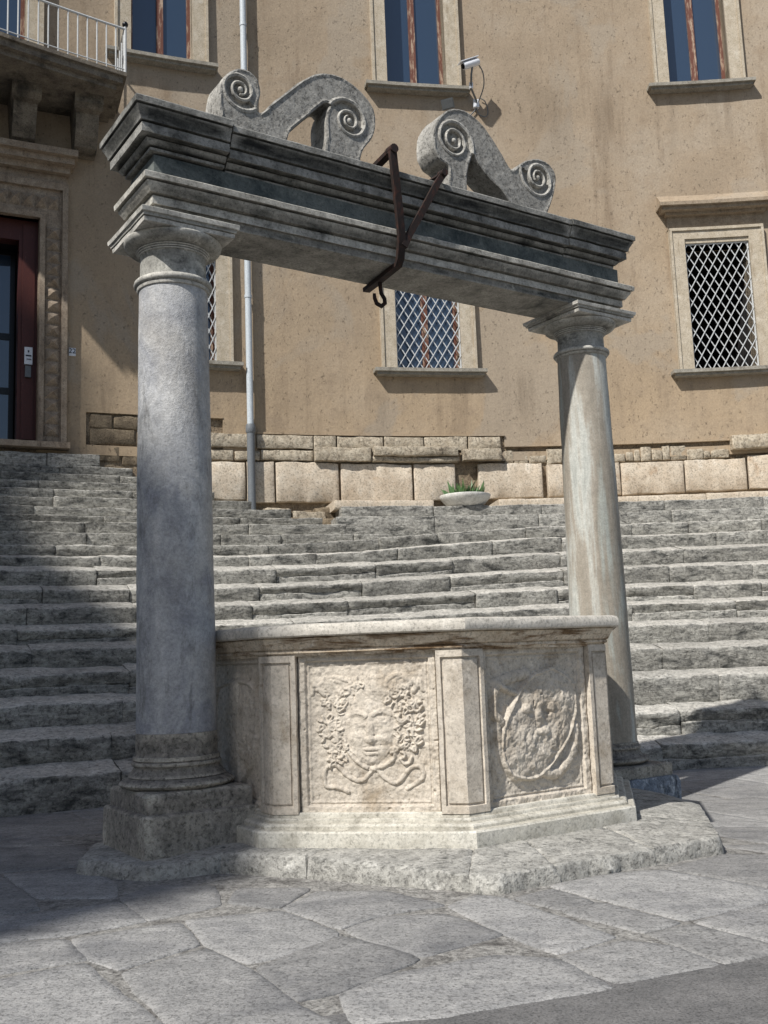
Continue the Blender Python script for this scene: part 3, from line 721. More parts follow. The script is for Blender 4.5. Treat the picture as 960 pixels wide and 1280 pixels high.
abox(mb, 115.0, 115.42, RW + .075, RW + .12, 4.5, 7.8, 1)
door = mb.build('door', 'doorwood', palace)
mb = MB()
for a, b in ((115.55, 115.72), (116.9, 117.05), (118.2, 118.35)): abox(mb, a, b, RW + .62, RW + .68, 4.42, 7.6, 1)
for z in (4.42, 5.3, 6.15, 7.5): abox(mb, 115.72, 118.2, RW + .625, RW + .675, z, z + .1, 3)
mb.build('inner_leaf', 'black', door)
for a, b in ((115.72, 116.9), (117.05, 118.2)):
    mb = MB(); abox(mb, a, b, RW + .645, RW + .657, 4.5, 7.5, 1); mb.build('pane', 'glass', door)
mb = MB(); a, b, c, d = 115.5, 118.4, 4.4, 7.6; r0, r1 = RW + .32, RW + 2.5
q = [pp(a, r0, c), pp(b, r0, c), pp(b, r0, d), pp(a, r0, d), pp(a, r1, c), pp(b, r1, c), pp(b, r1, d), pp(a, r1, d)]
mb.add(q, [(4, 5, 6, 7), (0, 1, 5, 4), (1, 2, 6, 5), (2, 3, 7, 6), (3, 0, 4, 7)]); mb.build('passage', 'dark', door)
mb = MB(); abox(mb, 115.06, 115.33, RW + .02, RW + .08, 5.62, 5.88, 1); mb.build('notice_box', 'plate', door)
for a, b, c, d in ((115.10, 115.29, 5.74, 5.76), (115.10, 115.26, 5.69, 5.70), (115.17, 115.22, 5.80, 5.83)):
    mb = MB(); abox(mb, a, b, RW + .012, RW + .02, c, d, 1); mb.build('print', 'ink', door)
mb = MB(); abox(mb, 115.10, 115.30, RW + .03, RW + .08, 5.43, 5.60, 1); mb.build('intercom', 'grey', door)

# house number
mb = MB(); abox(mb, 113.58, 113.82, RW - .03, RW + .02, 5.79, 5.91, 1); plate = mb.build('house_number_plate', 'plate', palace)
cu = bpy.data.curves.new('digits', 'FONT'); cu.body = '22'; cu.size = .105; cu.extrude = .002; cu.align_x = 'CENTER'; cu.align_y = 'CENTER'
to = bpy.data.objects.new('digits_tmp', cu); COL.objects.link(to); bpy.context.view_layer.update()
me = bpy.data.meshes.new_from_object(to.evaluated_get(bpy.context.evaluated_depsgraph_get())); COL.objects.unlink(to); bpy.data.objects.remove(to)
ph = 113.70; T = tang(ph); N3 = rad(ph); c = pp(ph, RW - .034, 5.86)
dv = [c + T * v.co.x + Vector((0, 0, 1)) * v.co.y - N3 * v.co.z for v in me.vertices]; df = [tuple(p.vertices) for p in me.polygons]
obj('digits', dv, df, 'ink', plate)
bpy.data.meshes.remove(me)

# balcony
def RO(p): return 22.5 - .085 * (p - 112.1)
mb = MB()
for (z0, z1, o) in ((9.80, 9.86, .0), (9.70, 9.802, .05), (9.62, 9.702, .14)):
    loops = []
    for i in range(9):
        p = 112.1 + math.degrees(o / RW) + 8 * i / 8
        loops.append([pp(p, RO(p) + o, z0), pp(p, RW + .1, z0), pp(p, RW + .1, z1), pp(p, RO(p) + o, z1)])
    mb.loft(loops)
balc = mb.build('balcony', 'balcony', palace)
def bracket(p):
    mb = MB(); hw = .165
    prof = [(.78, 9.63), (.78, 9.48), (.70, 9.42), (.60, 9.40), (.56, 9.30), (.46, 9.12), (.34, 8.98), (.26, 8.95), (.0, 8.95), (.0, 9.63)]
    T = tang(p)
    loops = [[pp(p, RW + .02 - o, z) + T * s * (hw if z < 9.42 else hw * 1.25) for o, z in prof] for s in (-1, 1)]
    mb.loft(loops); mb.build('bracket', 'balcony', balc)
for p in (113.35, 115.55, 117.75, 119.6): bracket(p)
zt = 10.58
p = 112.14; first = True; plist = []
while p < 120: plist.append(p); p += .355
for p in plist:
    mb = MB(); R = RO(p) + .05; mb.tube([pp(p, R, 9.85), pp(p, R, zt)], .011, 6); mb.build('baluster', 'whiteiron', balc)
for i in range(5):
    R = RO(112.14) + .05 + .21 * (i + .6)
    mb = MB(); mb.tube([pp(112.16, R, 9.85), pp(112.16, R, zt)], .011, 6); mb.build('baluster', 'whiteiron', balc)
mb = MB(); mb.tube([pp(p, RO(p) + .05, zt) for p in plist], .018, 6); mb.tube([pp(p, RO(p) + .05, 9.93) for p in plist], .010, 6)
mb.tube([pp(112.16, RO(112.14) + .05 + .23 * i, zt) for i in range(6)], .018, 6)
mb.tube([pp(112.14, RO(112.1) + .05, 9.85), pp(112.14, RO(112.1) + .05, zt + .04)], .022, 8)
mb.build('handrail', 'whiteiron', balc)
mb = MB(); c = pp(112.14, RO(112.1) + .05, zt + .07); L = [[c + Vector((math.cos(t) * r, math.sin(t) * r, z)) for t in [2 * math.pi * j / 10 for j in range(10)]] for r, z in ((.012, -.04), (.04, -.02), (.046, .01), (.03, .04), (.005, .05))]
mb.loft(L); mb.build('finial', 'black', balc, 80)
# balcony window door
mb = MB(); a, b, c, d = OPEN['bdoor']; f = .62
abox(mb, a - f, a, RW - .08, RW + .34, 9.86, d + .26, 1); abox(mb, b, b + f, RW - .08, RW + .34, 9.86, d + .26, 1); abox(mb, a, b, RW - .08, RW + .34, d, d + .26, 2); abox(mb, a - f, a - .42, RW - .12, RW - .07, 9.86, d, 1)
w = mb.build('window', 'frame', palace)
mb = MB(); pc = (a + b) / 2; m = .14
for q0, q1 in ((a, a + m), (pc - m, pc + m), (b - m, b)): abox(mb, q0, q1, RW + .2, RW + .28, 9.88, d, 1)
for q0, q1 in ((a + m, pc - m), (pc + m, b - m)): abox(mb, q0, q1, RW + .2, RW + .28, 9.88, 10.35, 1); abox(mb, q0, q1, RW + .2, RW + .28, d - .09, d, 1)
mb.build('sash', 'sash', w)
for q0, q1 in ((a + m, pc - m), (pc + m, b - m)):
    mb = MB(); abox(mb, q0, q1, RW + .235, RW + .247, 10.35, d - .09, 1); mb.build('pane', 'glass', w)

# drainpipe
mb = MB(); mb.tube([pp(107.19, RW - .12, 18.2), pp(107.19, RW - .12, 4.78)], .052, 12)
pipe = mb.build('drainpipe', 'pipe_up', palace, 60)
mb = MB(); mb.tube([pp(107.19, RW - .12, 4.76), pp(107.19, RW - .13, 3.42)], .062, 12); mb.build('lower_pipe', 'pipe_lo', pipe, 60)
mb = MB(); mb.tube([pp(107.19, RW - .12, z) for z in (4.70, 4.72, 4.80, 4.84)], [.068, .078, .078, .066], 12); mb.box(pp(107.19, RW - .05, 4.77), (.05, .06, .02), tang(107.19), rad(107.19)); mb.build('collar', 'pipe_lo', pipe, 40)
for z in (6.9, 9.1, 11.6):
    mb = MB(); mb.tube([pp(107.19, RW - .12, z), pp(107.19, RW - .12, z + .05)], .060, 12); mb.box(pp(107.19, RW - .04, z + .025), (.012, .07, .015), tang(107.19), rad(107.19)); mb.build('collar', 'pipe_up', pipe, 40)

# ------------------------------------------------------------------ well group frame
TH = 33.5
U = Vector((math.cos(R_(TH)), math.sin(R_(TH)), 0)); N = Vector((U.y, -U.x, 0)); Zv = Vector((0, 0, 1))
LC = Vector((-1.355, 6.47, 0)); RC = LC + U * 3.75
WCN = Vector((.13, 7.40, 0)); AP = 1.372

# platform
plat = None
mb = MB(); pts = [(-.99, 6.035), (.45, 5.325), (1.83, 6.095), (2.06, 7.2), (1.5, 8.5), (-.5, 9.0), (-1.6, 7.5)]
mb.loft([[Vector((x, y, -.16)) for x, y in pts], [Vector((x, y, .075)) for x, y in pts]])
plat = mb.build('platform', 'joint'); plat['kind'] = 'structure'
PS = [
 [(-1.92, 6.62), (-1.86, 6.10), (-1.38, 5.84), (-1.02, 5.98), (-.86, 6.35), (-1.25, 7.05), (-1.6, 7.35)],
 [(-1.04, 6.02), (-.50, 5.76), (-.20, 6.35), (-.60, 6.75), (-.88, 6.42)],
 [(-.50, 5.76), (.36, 5.31), (.46, 6.05), (-.20, 6.38)],
 [(.36, 5.30), (.50, 5.25), (.82, 5.44), (.70, 6.2), (.46, 6.1)],
 [(.82, 5.44), (1.42, 5.78), (1.22, 6.4), (.70, 6.2)],
 [(1.42, 5.78), (1.88, 6.05), (1.98, 6.55), (1.35, 6.7), (1.22, 6.4)],
 [(1.98, 6.55), (2.12, 7.22), (2.02, 7.75), (1.4, 7.6), (1.35, 6.7)],
 [(2.02, 7.75), (1.62, 8.6), (.9, 8.95), (.7, 8.5), (1.4, 7.6)],
 [(.9, 8.95), (-.6, 9.05), (-.5, 8.5), (.7, 8.5)],
 [(-.6, 9.05), (-1.7, 7.6), (-1.25, 7.05), (-.5, 8.5)],
]
for i, s in enumerate(PS): poly_slab('platform_slab', plat, s, -.16, .12 if i else .115, 'platform', 90 + i * 2.3, gap=-.014, step=.03, jit=.007, bev=.011, tilt=.003, side=.035, ground=False)

# ------------------------------------------------------------------ wellhead
well = thing('wellhead', 'pale octagonal stone wellhead with carved panels and a moulded rim', 'well', WCN + Zv * .12)
def octloop(d, z, sub=14, wob=.0, seed=0):
    a = AP + d; R = a / math.cos(math.pi / 8); out = []
    V = [WCN + Vector((math.cos(R_(TH - 90 + 22.5 + 45 * k)) * R, math.sin(R_(TH - 90 + 22.5 + 45 * k)) * R, z)) for k in range(8)]
    for k in range(8):
        A, B = V[k], V[(k + 1) % 8]
        for t in range(sub):
            p = A + (B - A) * t / sub
            if wob: p = rough(p, wob, 4.0, seed)
            out.append(p)
    return out
def octring(name, prof, mat, wob=.004, smooth=32):
    mb = MB(); loops = [octloop(d, z, wob=wob) for d, z in prof]
    mb.loft(loops + [loops[0]], False, False)
    return mb.build(name, mat, well, smooth)
octring('body', [(-.22, .13), (-.03, .13), (-.03, 1.24), (-.22, 1.24)], 'well', .0)
octring('base_moulding', [(-.20, .10), (.152, .10), (.156, .12), (.154, .200), (.146, .210), (.108, .214), (.106, .228), (.098, .238), (.080, .246), (.062, .248), (.060, .256), (.054, .266), (.034, .268), (.028, .282), (.020, .294), (-.05, .296), (-.20, .296)], 'wellbase', .003, 20)
octring('rim', [(-.20, 1.205), (.025, 1.205), (.030, 1.222), (.045, 1.226), (.045, 1.240), (.040, 1.242), (.040, 1.248), (.056, 1.250), (.066, 1.270), (.086, 1.300), (.090, 1.312), (.082, 1.314), (.082, 1.322), (-.20, 1.325)], 'wellrim', .0025, 20)
octring('coping', [(-.26, 1.320), (.112, 1.320), (.124, 1.328), (.128, 1.345), (.126, 1.374), (.116, 1.389), (.09, 1.395), (-.26, 1.397)], 'coping', .0035, 30)
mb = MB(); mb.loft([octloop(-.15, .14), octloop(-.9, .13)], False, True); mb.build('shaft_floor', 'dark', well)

# value noise on arrays
def vnoise(x, y, seed=0):
    rs = np.random.RandomState(seed); G = rs.rand(256, 256)
    xi = np.floor(x).astype(int); yi = np.floor(y).astype(int); fx = x - xi; fy = y - yi
    fx = fx * fx * (3 - 2 * fx); fy = fy * fy * (3 - 2 * fy)
    g = lambda a, b: G[a % 256, b % 256]
    return (g(xi, yi) * (1 - fx) + g(xi + 1, yi) * fx) * (1 - fy) + (g(xi, yi + 1) * (1 - fx) + g(xi + 1, yi + 1) * fx) * fy
def fbm(x, y, seed, o=4): return sum(vnoise(x * 2 ** i, y * 2 ** i, seed + i) / 2 ** i for i in range(o)) / 1.9 - .5
def ell(S, Zg, cs, cz, rs, rz, h, rot=0.0, pw=.5):
    c, s = math.cos(rot), math.sin(rot); a = (S - cs) * c + (Zg - cz) * s; b = -(S - cs) * s + (Zg - cz) * c
    return h * np.maximum(0, 1 - (a / rs) ** 2 - (b / rz) ** 2) ** pw
def dist_poly(S, Zg, pts, closed=False):
    D = np.full(S.shape, 9.0); P = list(pts) + ([pts[0]] if closed else [])
    for (x0, y0), (x1, y1) in zip(P, P[1:]):
        dx, dy = x1 - x0, y1 - y0; t = np.clip(((S - x0) * dx + (Zg - y0) * dy) / (dx * dx + dy * dy + 1e-9), 0, 1)
        D = np.minimum(D, np.hypot(S - x0 - t * dx, Zg - y0 - t * dy))
    return D
def in_poly(S, Zg, pts):
    c = np.zeros(S.shape, bool); n = len(pts)
    for i in range(n):
        (x1, y1), (x2, y2) = pts[i], pts[(i + 1) % n]
        if y1 == y2: continue
        c ^= ((y1 > Zg) != (y2 > Zg)) & (S < (x2 - x1) * (Zg - y1) / (y2 - y1) + x1)
    return c
def spline(pts, n=6):
    out = []
    P = [pts[0]] + list(pts) + [pts[-1]]
    for i in range(1, len(P) - 2):
        for t in range(n):
            t /= n; p0, p1, p2, p3 = P[i - 1], P[i], P[i + 1], P[i + 2]
            out.append(tuple(.5 * (2 * p1[k] + (p2[k] - p0[k]) * t + (2 * p0[k] - 5 * p1[k] + 4 * p2[k] - p3[k]) * t * t + (3 * p1[k] - p0[k] - 3 * p2[k] + p3[k]) * t ** 3) for k in (0, 1)))
    return out + [pts[-1]]
def cord(S, Zg, pts, r, h): return h * np.sqrt(np.maximum(0, 1 - (dist_poly(S, Zg, spline(pts)) / r) ** 2))
PZ0, PZ1, PS2 = .285, 1.215, .419
def medusa(S, Zg):
    zb = lambda x, y: ((x - 669) / 510 * .86, 1.217 - (y - 240) / 592 * .937)
    H = np.zeros(S.shape)
    # wings and the hair mass
    H = np.maximum(H, ell(S, Zg, 0, .80, .33, .32, .022, 0, .6))
    H = np.maximum(H, ell(S, Zg, -.20, 1.02, .16, .06, .030, -.15, .6)); H = np.maximum(H, ell(S, Zg, .20, 1.03, .16, .055, .028, .15, .6))
    for k in range(5):
        H = np.maximum(H, cord(S, Zg, [(-.06 - .05 * k, .97), (-.12 - .05 * k, 1.05 - .004 * k), (-.20 - .035 * k, 1.07 - .022 * k)], .017, .040))
        H = np.maximum(H, cord(S, Zg, [(.08 + .05 * k, .98), (.14 + .045 * k, 1.06 - .004 * k), (.20 + .035 * k, 1.075 - .022 * k)], .017, .036))
    rg = random.Random(4)
    for k in range(190):
        a = rg.uniform(-.75, 3.9); r = rg.uniform(1.05, 1.75)
        cs, cz = .01 + math.cos(a) * .17 * r, .79 + math.sin(a) * .20 * r
        if cz > 1.03 or abs(cs) > .34: continue
        b = rg.uniform(0, 6.28); l = rg.uniform(.018, .042); kk = rg.uniform(.5, 1.8) * rg.choice((-1, 1))
        pts = [(cs + math.cos(b + kk * t) * l * t, cz + math.sin(b + kk * t) * l * t) for t in (-1.2, -.4, .4, 1.2)]
        H = np.maximum(H, cord(S, Zg, pts, rg.uniform(.006, .011), rg.uniform(.030, .060)))
    # forehead tuft
    H = np.maximum(H, ell(S, Zg, .06, .99, .09, .10, .052, .4)); H = np.maximum(H, ell(S, Zg, -.07, .96, .08, .07, .046, -.5))
    # face
    F = ell(S, Zg, .01, .765, .150, .210, .066, 0, .45)
    F = F + ell(S, Zg, .015, .755, .026, .085, .030, 0, .7) + ell(S, Zg, .017, .705, .040, .024, .026, 0, .6)       # nose
    F = F - ell(S, Zg, -.062, .828, .046, .024, .024, .2, 1) - ell(S, Zg, .088, .832, .044, .024, .024, -.2, 1)      # sockets
    F = F + ell(S, Zg, -.062, .822, .022, .013, .011) + ell(S, Zg, .085, .826, .022, .013, .011)
    F = F + cord(S, Zg, [(-.125, .845), (-.065, .868), (-.01, .845)], .015, .014) + cord(S, Zg, [(.035, .85), (.09, .872), (.145, .85)], .015, .014)
    F = F + ell(S, Zg, -.075, .715, .05, .05, .012, 0, 1) + ell(S, Zg, .10, .72, .05, .05, .012, 0, 1)
    F = F + ell(S, Zg, .015, .652, .055, .012, .016) + ell(S, Zg, .015, .624, .045, .012, .014) - ell(S, Zg, .015, .638, .05, .006, .016, 0, 1)
    F = F + ell(S, Zg, .015, .582, .05, .032, .014, 0, 1)
    H = np.maximum(H * (1 - .75 * (ell(S, Zg, .01, .74, .125, .180, 1) > 0)), F)
    for path, r, h in (([zb(585, 545), zb(592, 600), zb(640, 655), zb(690, 672)], .014, .042), ([zb(770, 560), zb(758, 630), zb(720, 660), zb(680, 668)], .014, .042),
                    ([zb(690, 660), zb(640, 712), zb(590, 695), zb(548, 655), zb(512, 668), zb(510, 728), zb(550, 735), zb(590, 752)], .013, .032),
                    ([zb(690, 660), zb(718, 700), zb(765, 722), zb(815, 668), zb(850, 668), zb(855, 705), zb(800, 742)], .013, .032)):
        H = np.maximum(H, cord(S, Zg, path, r, h))
    return H
def tilted_shield(S, Zg):
    zc = lambda x, y: ((x - 517) / 435 * .86, 1.217 - (y - 165) / 690 * .937)
    egg = spline([zc(*p) for p in ((590, 270), (668, 330), (685, 430), (650, 560), (590, 660), (525, 730), (470, 742), (410, 718), (380, 650), (378, 560), (402, 470), (450, 370), (510, 300), (590, 270))])
    d = dist_poly(S, Zg, egg, True); ins = in_poly(S, Zg, egg)
    H = np.where(ins, .030 + .022 * np.clip(d / .10, 0, 1) ** .6, 0)
    H = np.maximum(H, .046 * np.sqrt(np.maximum(0, 1 - (d / .016) ** 2)))
    for path, r, h in (([zc(682, 540), zc(672, 620), zc(632, 700), zc(585, 738), zc(535, 722)], .034, .040), ([zc(372, 325), zc(350, 380), zc(352, 450), zc(378, 492)], .030, .042),
                       ([zc(372, 325), zc(400, 350), zc(440, 372)], .020, .046), ([zc(362, 500), zc(366, 580), zc(378, 650), (zc(420, 730))], .028, .034), ([zc(345, 330), zc(430, 300), zc(490, 290)], .035, .030)):
        H = np.maximum(H, cord(S, Zg, path, r, h))
    H += np.where(ins, ell(S, Zg, *zc(520, 470), .030, .075, .024) + ell(S, Zg, *zc(470, 440), .035, .03, .018) + ell(S, Zg, *zc(575, 440), .035, .03, .018) + ell(S, Zg, *zc(530, 545), .06, .02, .016) - ell(S, Zg, *zc(485, 465), .03, .02, .014, 0, 1) - ell(S, Zg, *zc(560, 462), .03, .02, .014, 0, 1), 0)
    H += np.where(ins, .030 * fbm(S * 16 + 9, Zg * 16, 31, 3), 0)
    return H
def pointed_shield(S, Zg):
    P = spline([(-.27, 1.02), (0, 1.06), (.27, 1.02), (.30, .84), (.24, .60), (.10, .46), (0, .40), (-.10, .46), (-.24, .60), (-.30, .84), (-.27, 1.02)])
    d = dist_poly(S, Zg, P, True); ins = in_poly(S, Zg, P)
    H = np.where(ins, .022 + .030 * np.clip(d / .16, 0, 1), 0)
    H = np.maximum(H, .042 * np.sqrt(np.maximum(0, 1 - (d / .018) ** 2)))
    H = np.maximum(H, ell(S, Zg, 0, .375, .038, .038, .045)); H = np.maximum(H, ell(S, Zg, 0, 1.09, .035, .035, .04))
    H = np.maximum(H, np.where(ins & (np.abs(S) < .06), .056, 0) * 1.0)
    return H
def relief(k, func, seed, nx=150, nz=165, depth=.8):
    """carved panel set in octagon face k, with a sunk field inside a raised border"""
    s = np.linspace(-PS2, PS2, nx); z = np.linspace(PZ0, PZ1, nz); S, Zg = np.meshgrid(s, z)
    bd = np.minimum(np.minimum(S + PS2, PS2 - S), np.minimum(Zg - PZ0, PZ1 - Zg))
    H = -.022 * np.clip((bd - .040) / .010, 0, 1) + .006 * np.exp(-((bd - .062) / .007) ** 2)
    w = np.clip((bd - .06) / .03, 0, 1)
    H = H + w * func(S, Zg) * depth * (.85 + .5 * fbm(S * 4 + 1, Zg * 4, seed + 11, 3))
    H = H + .010 * fbm(S * 6 + 3, Zg * 6, seed, 4) + .014 * fbm(S * 38, Zg * 38, seed + 7, 3)
    pit = fbm(S * 26 + 5, Zg * 26, seed + 3, 2); H -= .012 * np.clip((pit - .17) / .08, 0, 1)
    an = R_(TH - 90 + 45 * k); n = Vector((math.cos(an), math.sin(an), 0)); t = Vector((-n.y, n.x, 0))
    H[0, :] = H[-1, :] = -.03; H[:, 0] = H[:, -1] = -.03
    verts = [WCN + n * (AP + float(H[j, i])) + t * float(s[i]) + Zv * float(z[j]) for j in range(nz) for i in range(nx)]
    faces = [(j * nx + i, j * nx + i + 1, (j + 1) * nx + i + 1, (j + 1) * nx + i) for j in range(nz - 1) for i in range(nx - 1)]
    return obj('carved_panel', verts, faces, 'well', well, 180)
p_ = relief(-1, medusa, 3, 240, 260, .46); p_['label'] = 'panel carved with a snake-haired head between wings'
p_ = relief(0, tilted_shield, 21, 240, 260, .75); p_['label'] = 'panel carved with a worn tilted oval shield and ribbons'
p_ = relief(-2, pointed_shield, 40); p_['label'] = 'panel carved with a pointed shield'
for k in (1, 2, 3, 4, 5): relief(k, pointed_shield, 50 + k, 60, 66)
def pilaster(k):
    """pilaster wrapped round the corner between faces k and k+1"""
    mb = MB(); hw = .142; sd_ = AP * math.tan(math.pi / 8)
    Rv = lambda o: (AP + o) / math.cos(math.pi / 8)
    av = R_(TH - 90 + 22.5 + 45 * k); V = lambda o: WCN + Vector((math.cos(av), math.sin(av), 0)) * Rv(o)
    def pt(f, o, u):     # u = distance from the corner along face f (k or k+1)
        an = R_(TH - 90 + 45 * f); n = Vector((math.cos(an), math.sin(an), 0)); t = Vector((-n.y, n.x, 0))
        s = (sd_ - u) if f == k else -(sd_ - u)
        return WCN + n * (AP + o) + t * s
    us = [hw, hw, hw - .026, hw - .029, hw - .040, hw - .043, .0]
    F = [-.02, .034, .034, .034, .034, .034, .034]; G = [-.02, .034, .034, .016, .016, .016, .016]; I = [-.02, .034, .034, .016, .016, .026, .026]
    zs = [(.285, F), (.326, F), (.329, G), (.340, G), (.343, I)] + [(.343 + (1.155 - .343) * i / 14, I) for i in range(1, 14)] + [(1.155, I), (1.158, G), (1.169, G), (1.172, F), (1.212, F)]
    loops = []
    for z, os_ in zs:
        L = []
        for f, order in ((k, range(len(us))), (k + 1, range(len(us) - 2, -1, -1))):
            for i in order:
                p = (pt(f, os_[i], us[i]) if us[i] > 0 else V(os_[i])) + Zv * z
                L.append(rough(p, .002, 9, k))
        loops.append(L)
    mb.loft(loops, True, True, False)
    return mb.build('pilaster', 'well', well, 30)
for k in range(8): pilaster(k)

# ------------------------------------------------------------------ columns
def circ(c, r, z, n=72, amp=0.0, sc=5.0, seed=0):
    out = []
    for j in range(n):
        t = 2 * math.pi * j / n
        p = Vector((c.x + math.cos(t) * r, c.y + math.sin(t) * r, z))
        if amp:
            d = noise.noise(p * sc + Vector((seed, 0, 0))) * amp + noise.noise(p * sc * 3.1) * amp * .5
            p = p + Vector((math.cos(t), math.sin(t), 0)) * d
        out.append(p)
    return out
def lathe(name, c, prof, mat, parent, amp=.004, sc=5.0, seed=0, smooth=40, n=72):
    mb = MB(); mb.loft([circ(c, r, z, n, amp, sc, seed) for r, z in prof]); return mb.build(name, mat, parent, smooth)
def square(c, h, z, sub=10, amp=.005, seed=0, ax=U, ay=N):
    V = [c + ax * (h * sx) + ay * (h * sy) + Zv * z for sx, sy in ((-1, -1), (1, -1), (1, 1), (-1, 1))]; out = []
    for k in range(4):
        for t in range(sub):
            p = V[k] + (V[(k + 1) % 4] - V[k]) * t / sub
            out.append(rough(p, amp, 6, seed, .6))
    return out
def sq(name, c, prof, mat, parent, amp=.005, seed=0, smooth=35):
    mb = MB(); mb.loft([square(c, h, z, 12, amp, seed) for h, z in prof]); return mb.build(name, mat, parent, 22)
def bead(r, z, h, n=6): return [(r + h / 2 * math.sin(math.pi * i / n), z + h * (1 - math.cos(math.pi * i / n)) / 2) for i in range(n + 1)]

colL = thing('column', 'bluish grey marble column with a stepped square plinth, its upper half sunlit', 'column', LC + Zv * .12)
sq('plinth', LC + U * .015 + N * .01, [(.362, .05), (.368, .13), (.366, .305), (.358, .318), (.336, .326), (.334, .418), (.32, .438), (.30, .443)], 'colbase', colL, .005, 1)
lathe('base', LC, [(.30, .425)] + [(.292 + .062 * math.sin(math.pi * i / 8), .43 + .075 * i / 8) for i in range(9)] + [(.300, .508), (.296, .517), (.284, .530), (.268, .550), (.262, .562), (.264, .57)] + bead(.262, .570, .030, 6) + [(.264, .602), (.268, .606), (.266, .628), (.256, .632), (.252, .640), (.253, .70), (.252, .765), (.246, .769)], 'colbase', colL, .006, 9, 2)
lathe('shaft', LC, [(.243, .765), (.2485, .770)] + [(.2485 - .024 * (t / 30) ** 1.6, .775 + 2.86 * t / 30) for t in range(1, 31)], 'shaftL', colL, .003, 3, 3)
cap = lathe('capital', LC, [(.222, 3.63), (.236, 3.635), (.240, 3.645), (.240, 3.655)] + bead(.236, 3.657, .046) + [(.222, 3.708), (.218, 3.72), (.216, 3.86), (.220, 3.868)] + bead(.224, 3.870, .012, 4) + bead(.231, 3.883, .012, 4) + bead(.238, 3.896, .012, 4) + [(.246, 3.91)] + [(.246 + .078 * math.sin(math.pi / 2 * i / 6), 3.91 + .055 * (1 - math.cos(math.pi / 2 * i / 6))) for i in range(1, 7)] + [(.318, 3.975), (.30, 3.978)], 'capital', colL, .002, 6, 5)
sq('abacus', LC, [(.28, 3.972), (.310, 3.974), (.313, 4.000), (.305, 4.002), (.305, 4.006), (.320, 4.008), (.322, 4.024), (.334, 4.030), (.338, 4.058), (.33, 4.064), (.2, 4.066)], 'capital', colL, .004, 8)

colR = thing('column', 'pale streaked marble column with brown staining, standing on a limewashed block', 'column', RC)
sq('plinth', RC, [(.40, -.16), (.40, .10), (.385, .145), (.30, .15)], 'bluebase', colR, .012, 11)
sq('plinth', RC, [(.30, .14), (.355, .142), (.36, .16), (.358, .235), (.34, .245), (.2, .25)], 'colbase', colR, .007, 12)
lathe('base', RC, [(.27, .24)] + [(.285 + .05 * math.sin(math.pi * i / 8), .245 + .07 * i / 8) for i in range(9)] + [(.276, .325), (.262, .345), (.258, .36)] + bead(.258, .362, .03) + [(.256, .40), (.258, .415), (.25, .418)], 'colbase', colR, .006, 9, 4)
sh = lathe('shaft', Vector((0, 0, 0)), [(.243, 0), (.250, .006)] + [(.250 - .043 * (t / 30) ** 1.25, .008 + 3.27 * t / 30) for t in range(1, 31)], 'shaftR', None, .004, 3, 6)
sh.parent = colR; sh.matrix_parent_inverse = Matrix.Identity(4); sh.location = (0, 0, .414)
lathe('capital', RC, [(.205, 3.68), (.222, 3.69), (.226, 3.70)] + bead(.222, 3.702, .040) + [(.206, 3.748), (.200, 3.76), (.198, 3.872), (.204, 3.88)] + bead(.210, 3.882, .012, 4) + bead(.218, 3.895, .012, 4) + bead(.226, 3.908, .012, 4) + [(.234, 3.92)] + [(.234 + .080 * math.sin(math.pi / 2 * i / 6), 3.92 + .055 * (1 - math.cos(math.pi / 2 * i / 6))) for i in range(1, 7)] + [(.30, 3.980)], 'capital', colR, .004, 6, 15)
sq('abacus', RC, [(.27, 3.978), (.312, 3.980), (.316, 4.005), (.308, 4.007), (.308, 4.011), (.326, 4.013), (.330, 4.026), (.342, 4.034), (.346, 4.058), (.336, 4.064), (.2, 4.066)], 'capital', colR, .005, 18)

# ------------------------------------------------------------------ entablature
ent = thing('entablature', 'dark stained moulded stone beam spanning the two columns', 'stone beam', LC + Zv * 4.06)
BL0, BL1 = .025, 3.755        # column axes along U relative to the left one
def beamloop(h, z, u0, u1, e0, e1, nsub=64, amp=.002, seed=0, d0=0.0):
    """rectangle of half depth h; at an end flagged e the section returns with the same projection"""
    a = u0 - (h if e0 else 0); b = u1 + (h if e1 else 0); out = []
    n = max(4, int((b - a) / .06))
    C = [(a, -h * .74), (b, -h * .74), (b, h), (a, h)]
    cnt = [64, 8, 64, 8] if nsub == 64 else [nsub, 8, nsub, 8]
    for k in range(4):
        (x0, y0), (x1, y1) = C[k], C[(k + 1) % 4]
        for t in range(cnt[k]):
            x = x0 + (x1 - x0) * t / cnt[k]; y = y0 + (y1 - y0) * t / cnt[k]
            out.append(rough(LC + U * x + N * y + Zv * (z + d0), amp, 7, seed, .8))
    return out
def beam(name, prof, mat, u0, u1, e0, e1, nsub=64, amp=.005, seed=0, d0=0.0, grow=0.0):
    mb = MB(); mb.loft([beamloop(h + grow, z, u0, u1, e0, e1, nsub, amp, seed, d0) for h, z in prof]); return mb.build(name, mat, ent, 20)
beam('architrave', [(.245, 4.060), (.250, 4.062), (.250, 4.118), (.268, 4.119), (.268, 4.172), (.258, 4.174), (.258, 4.184), (.290, 4.186), (.300, 4.204), (.318, 4.226), (.324, 4.242), (.312, 4.244), (.312, 4.252), (.344, 4.254), (.347, 4.290), (.335, 4.300), (.255, 4.304)], 'entab', BL0, BL1, True, True, seed=1, amp=.0022)
beam('frieze', [(.252, 4.300), (.250, 4.31), (.250, 4.46), (.20, 4.462)], 'frieze', BL0, BL1, True, True, seed=2, amp=.0012)
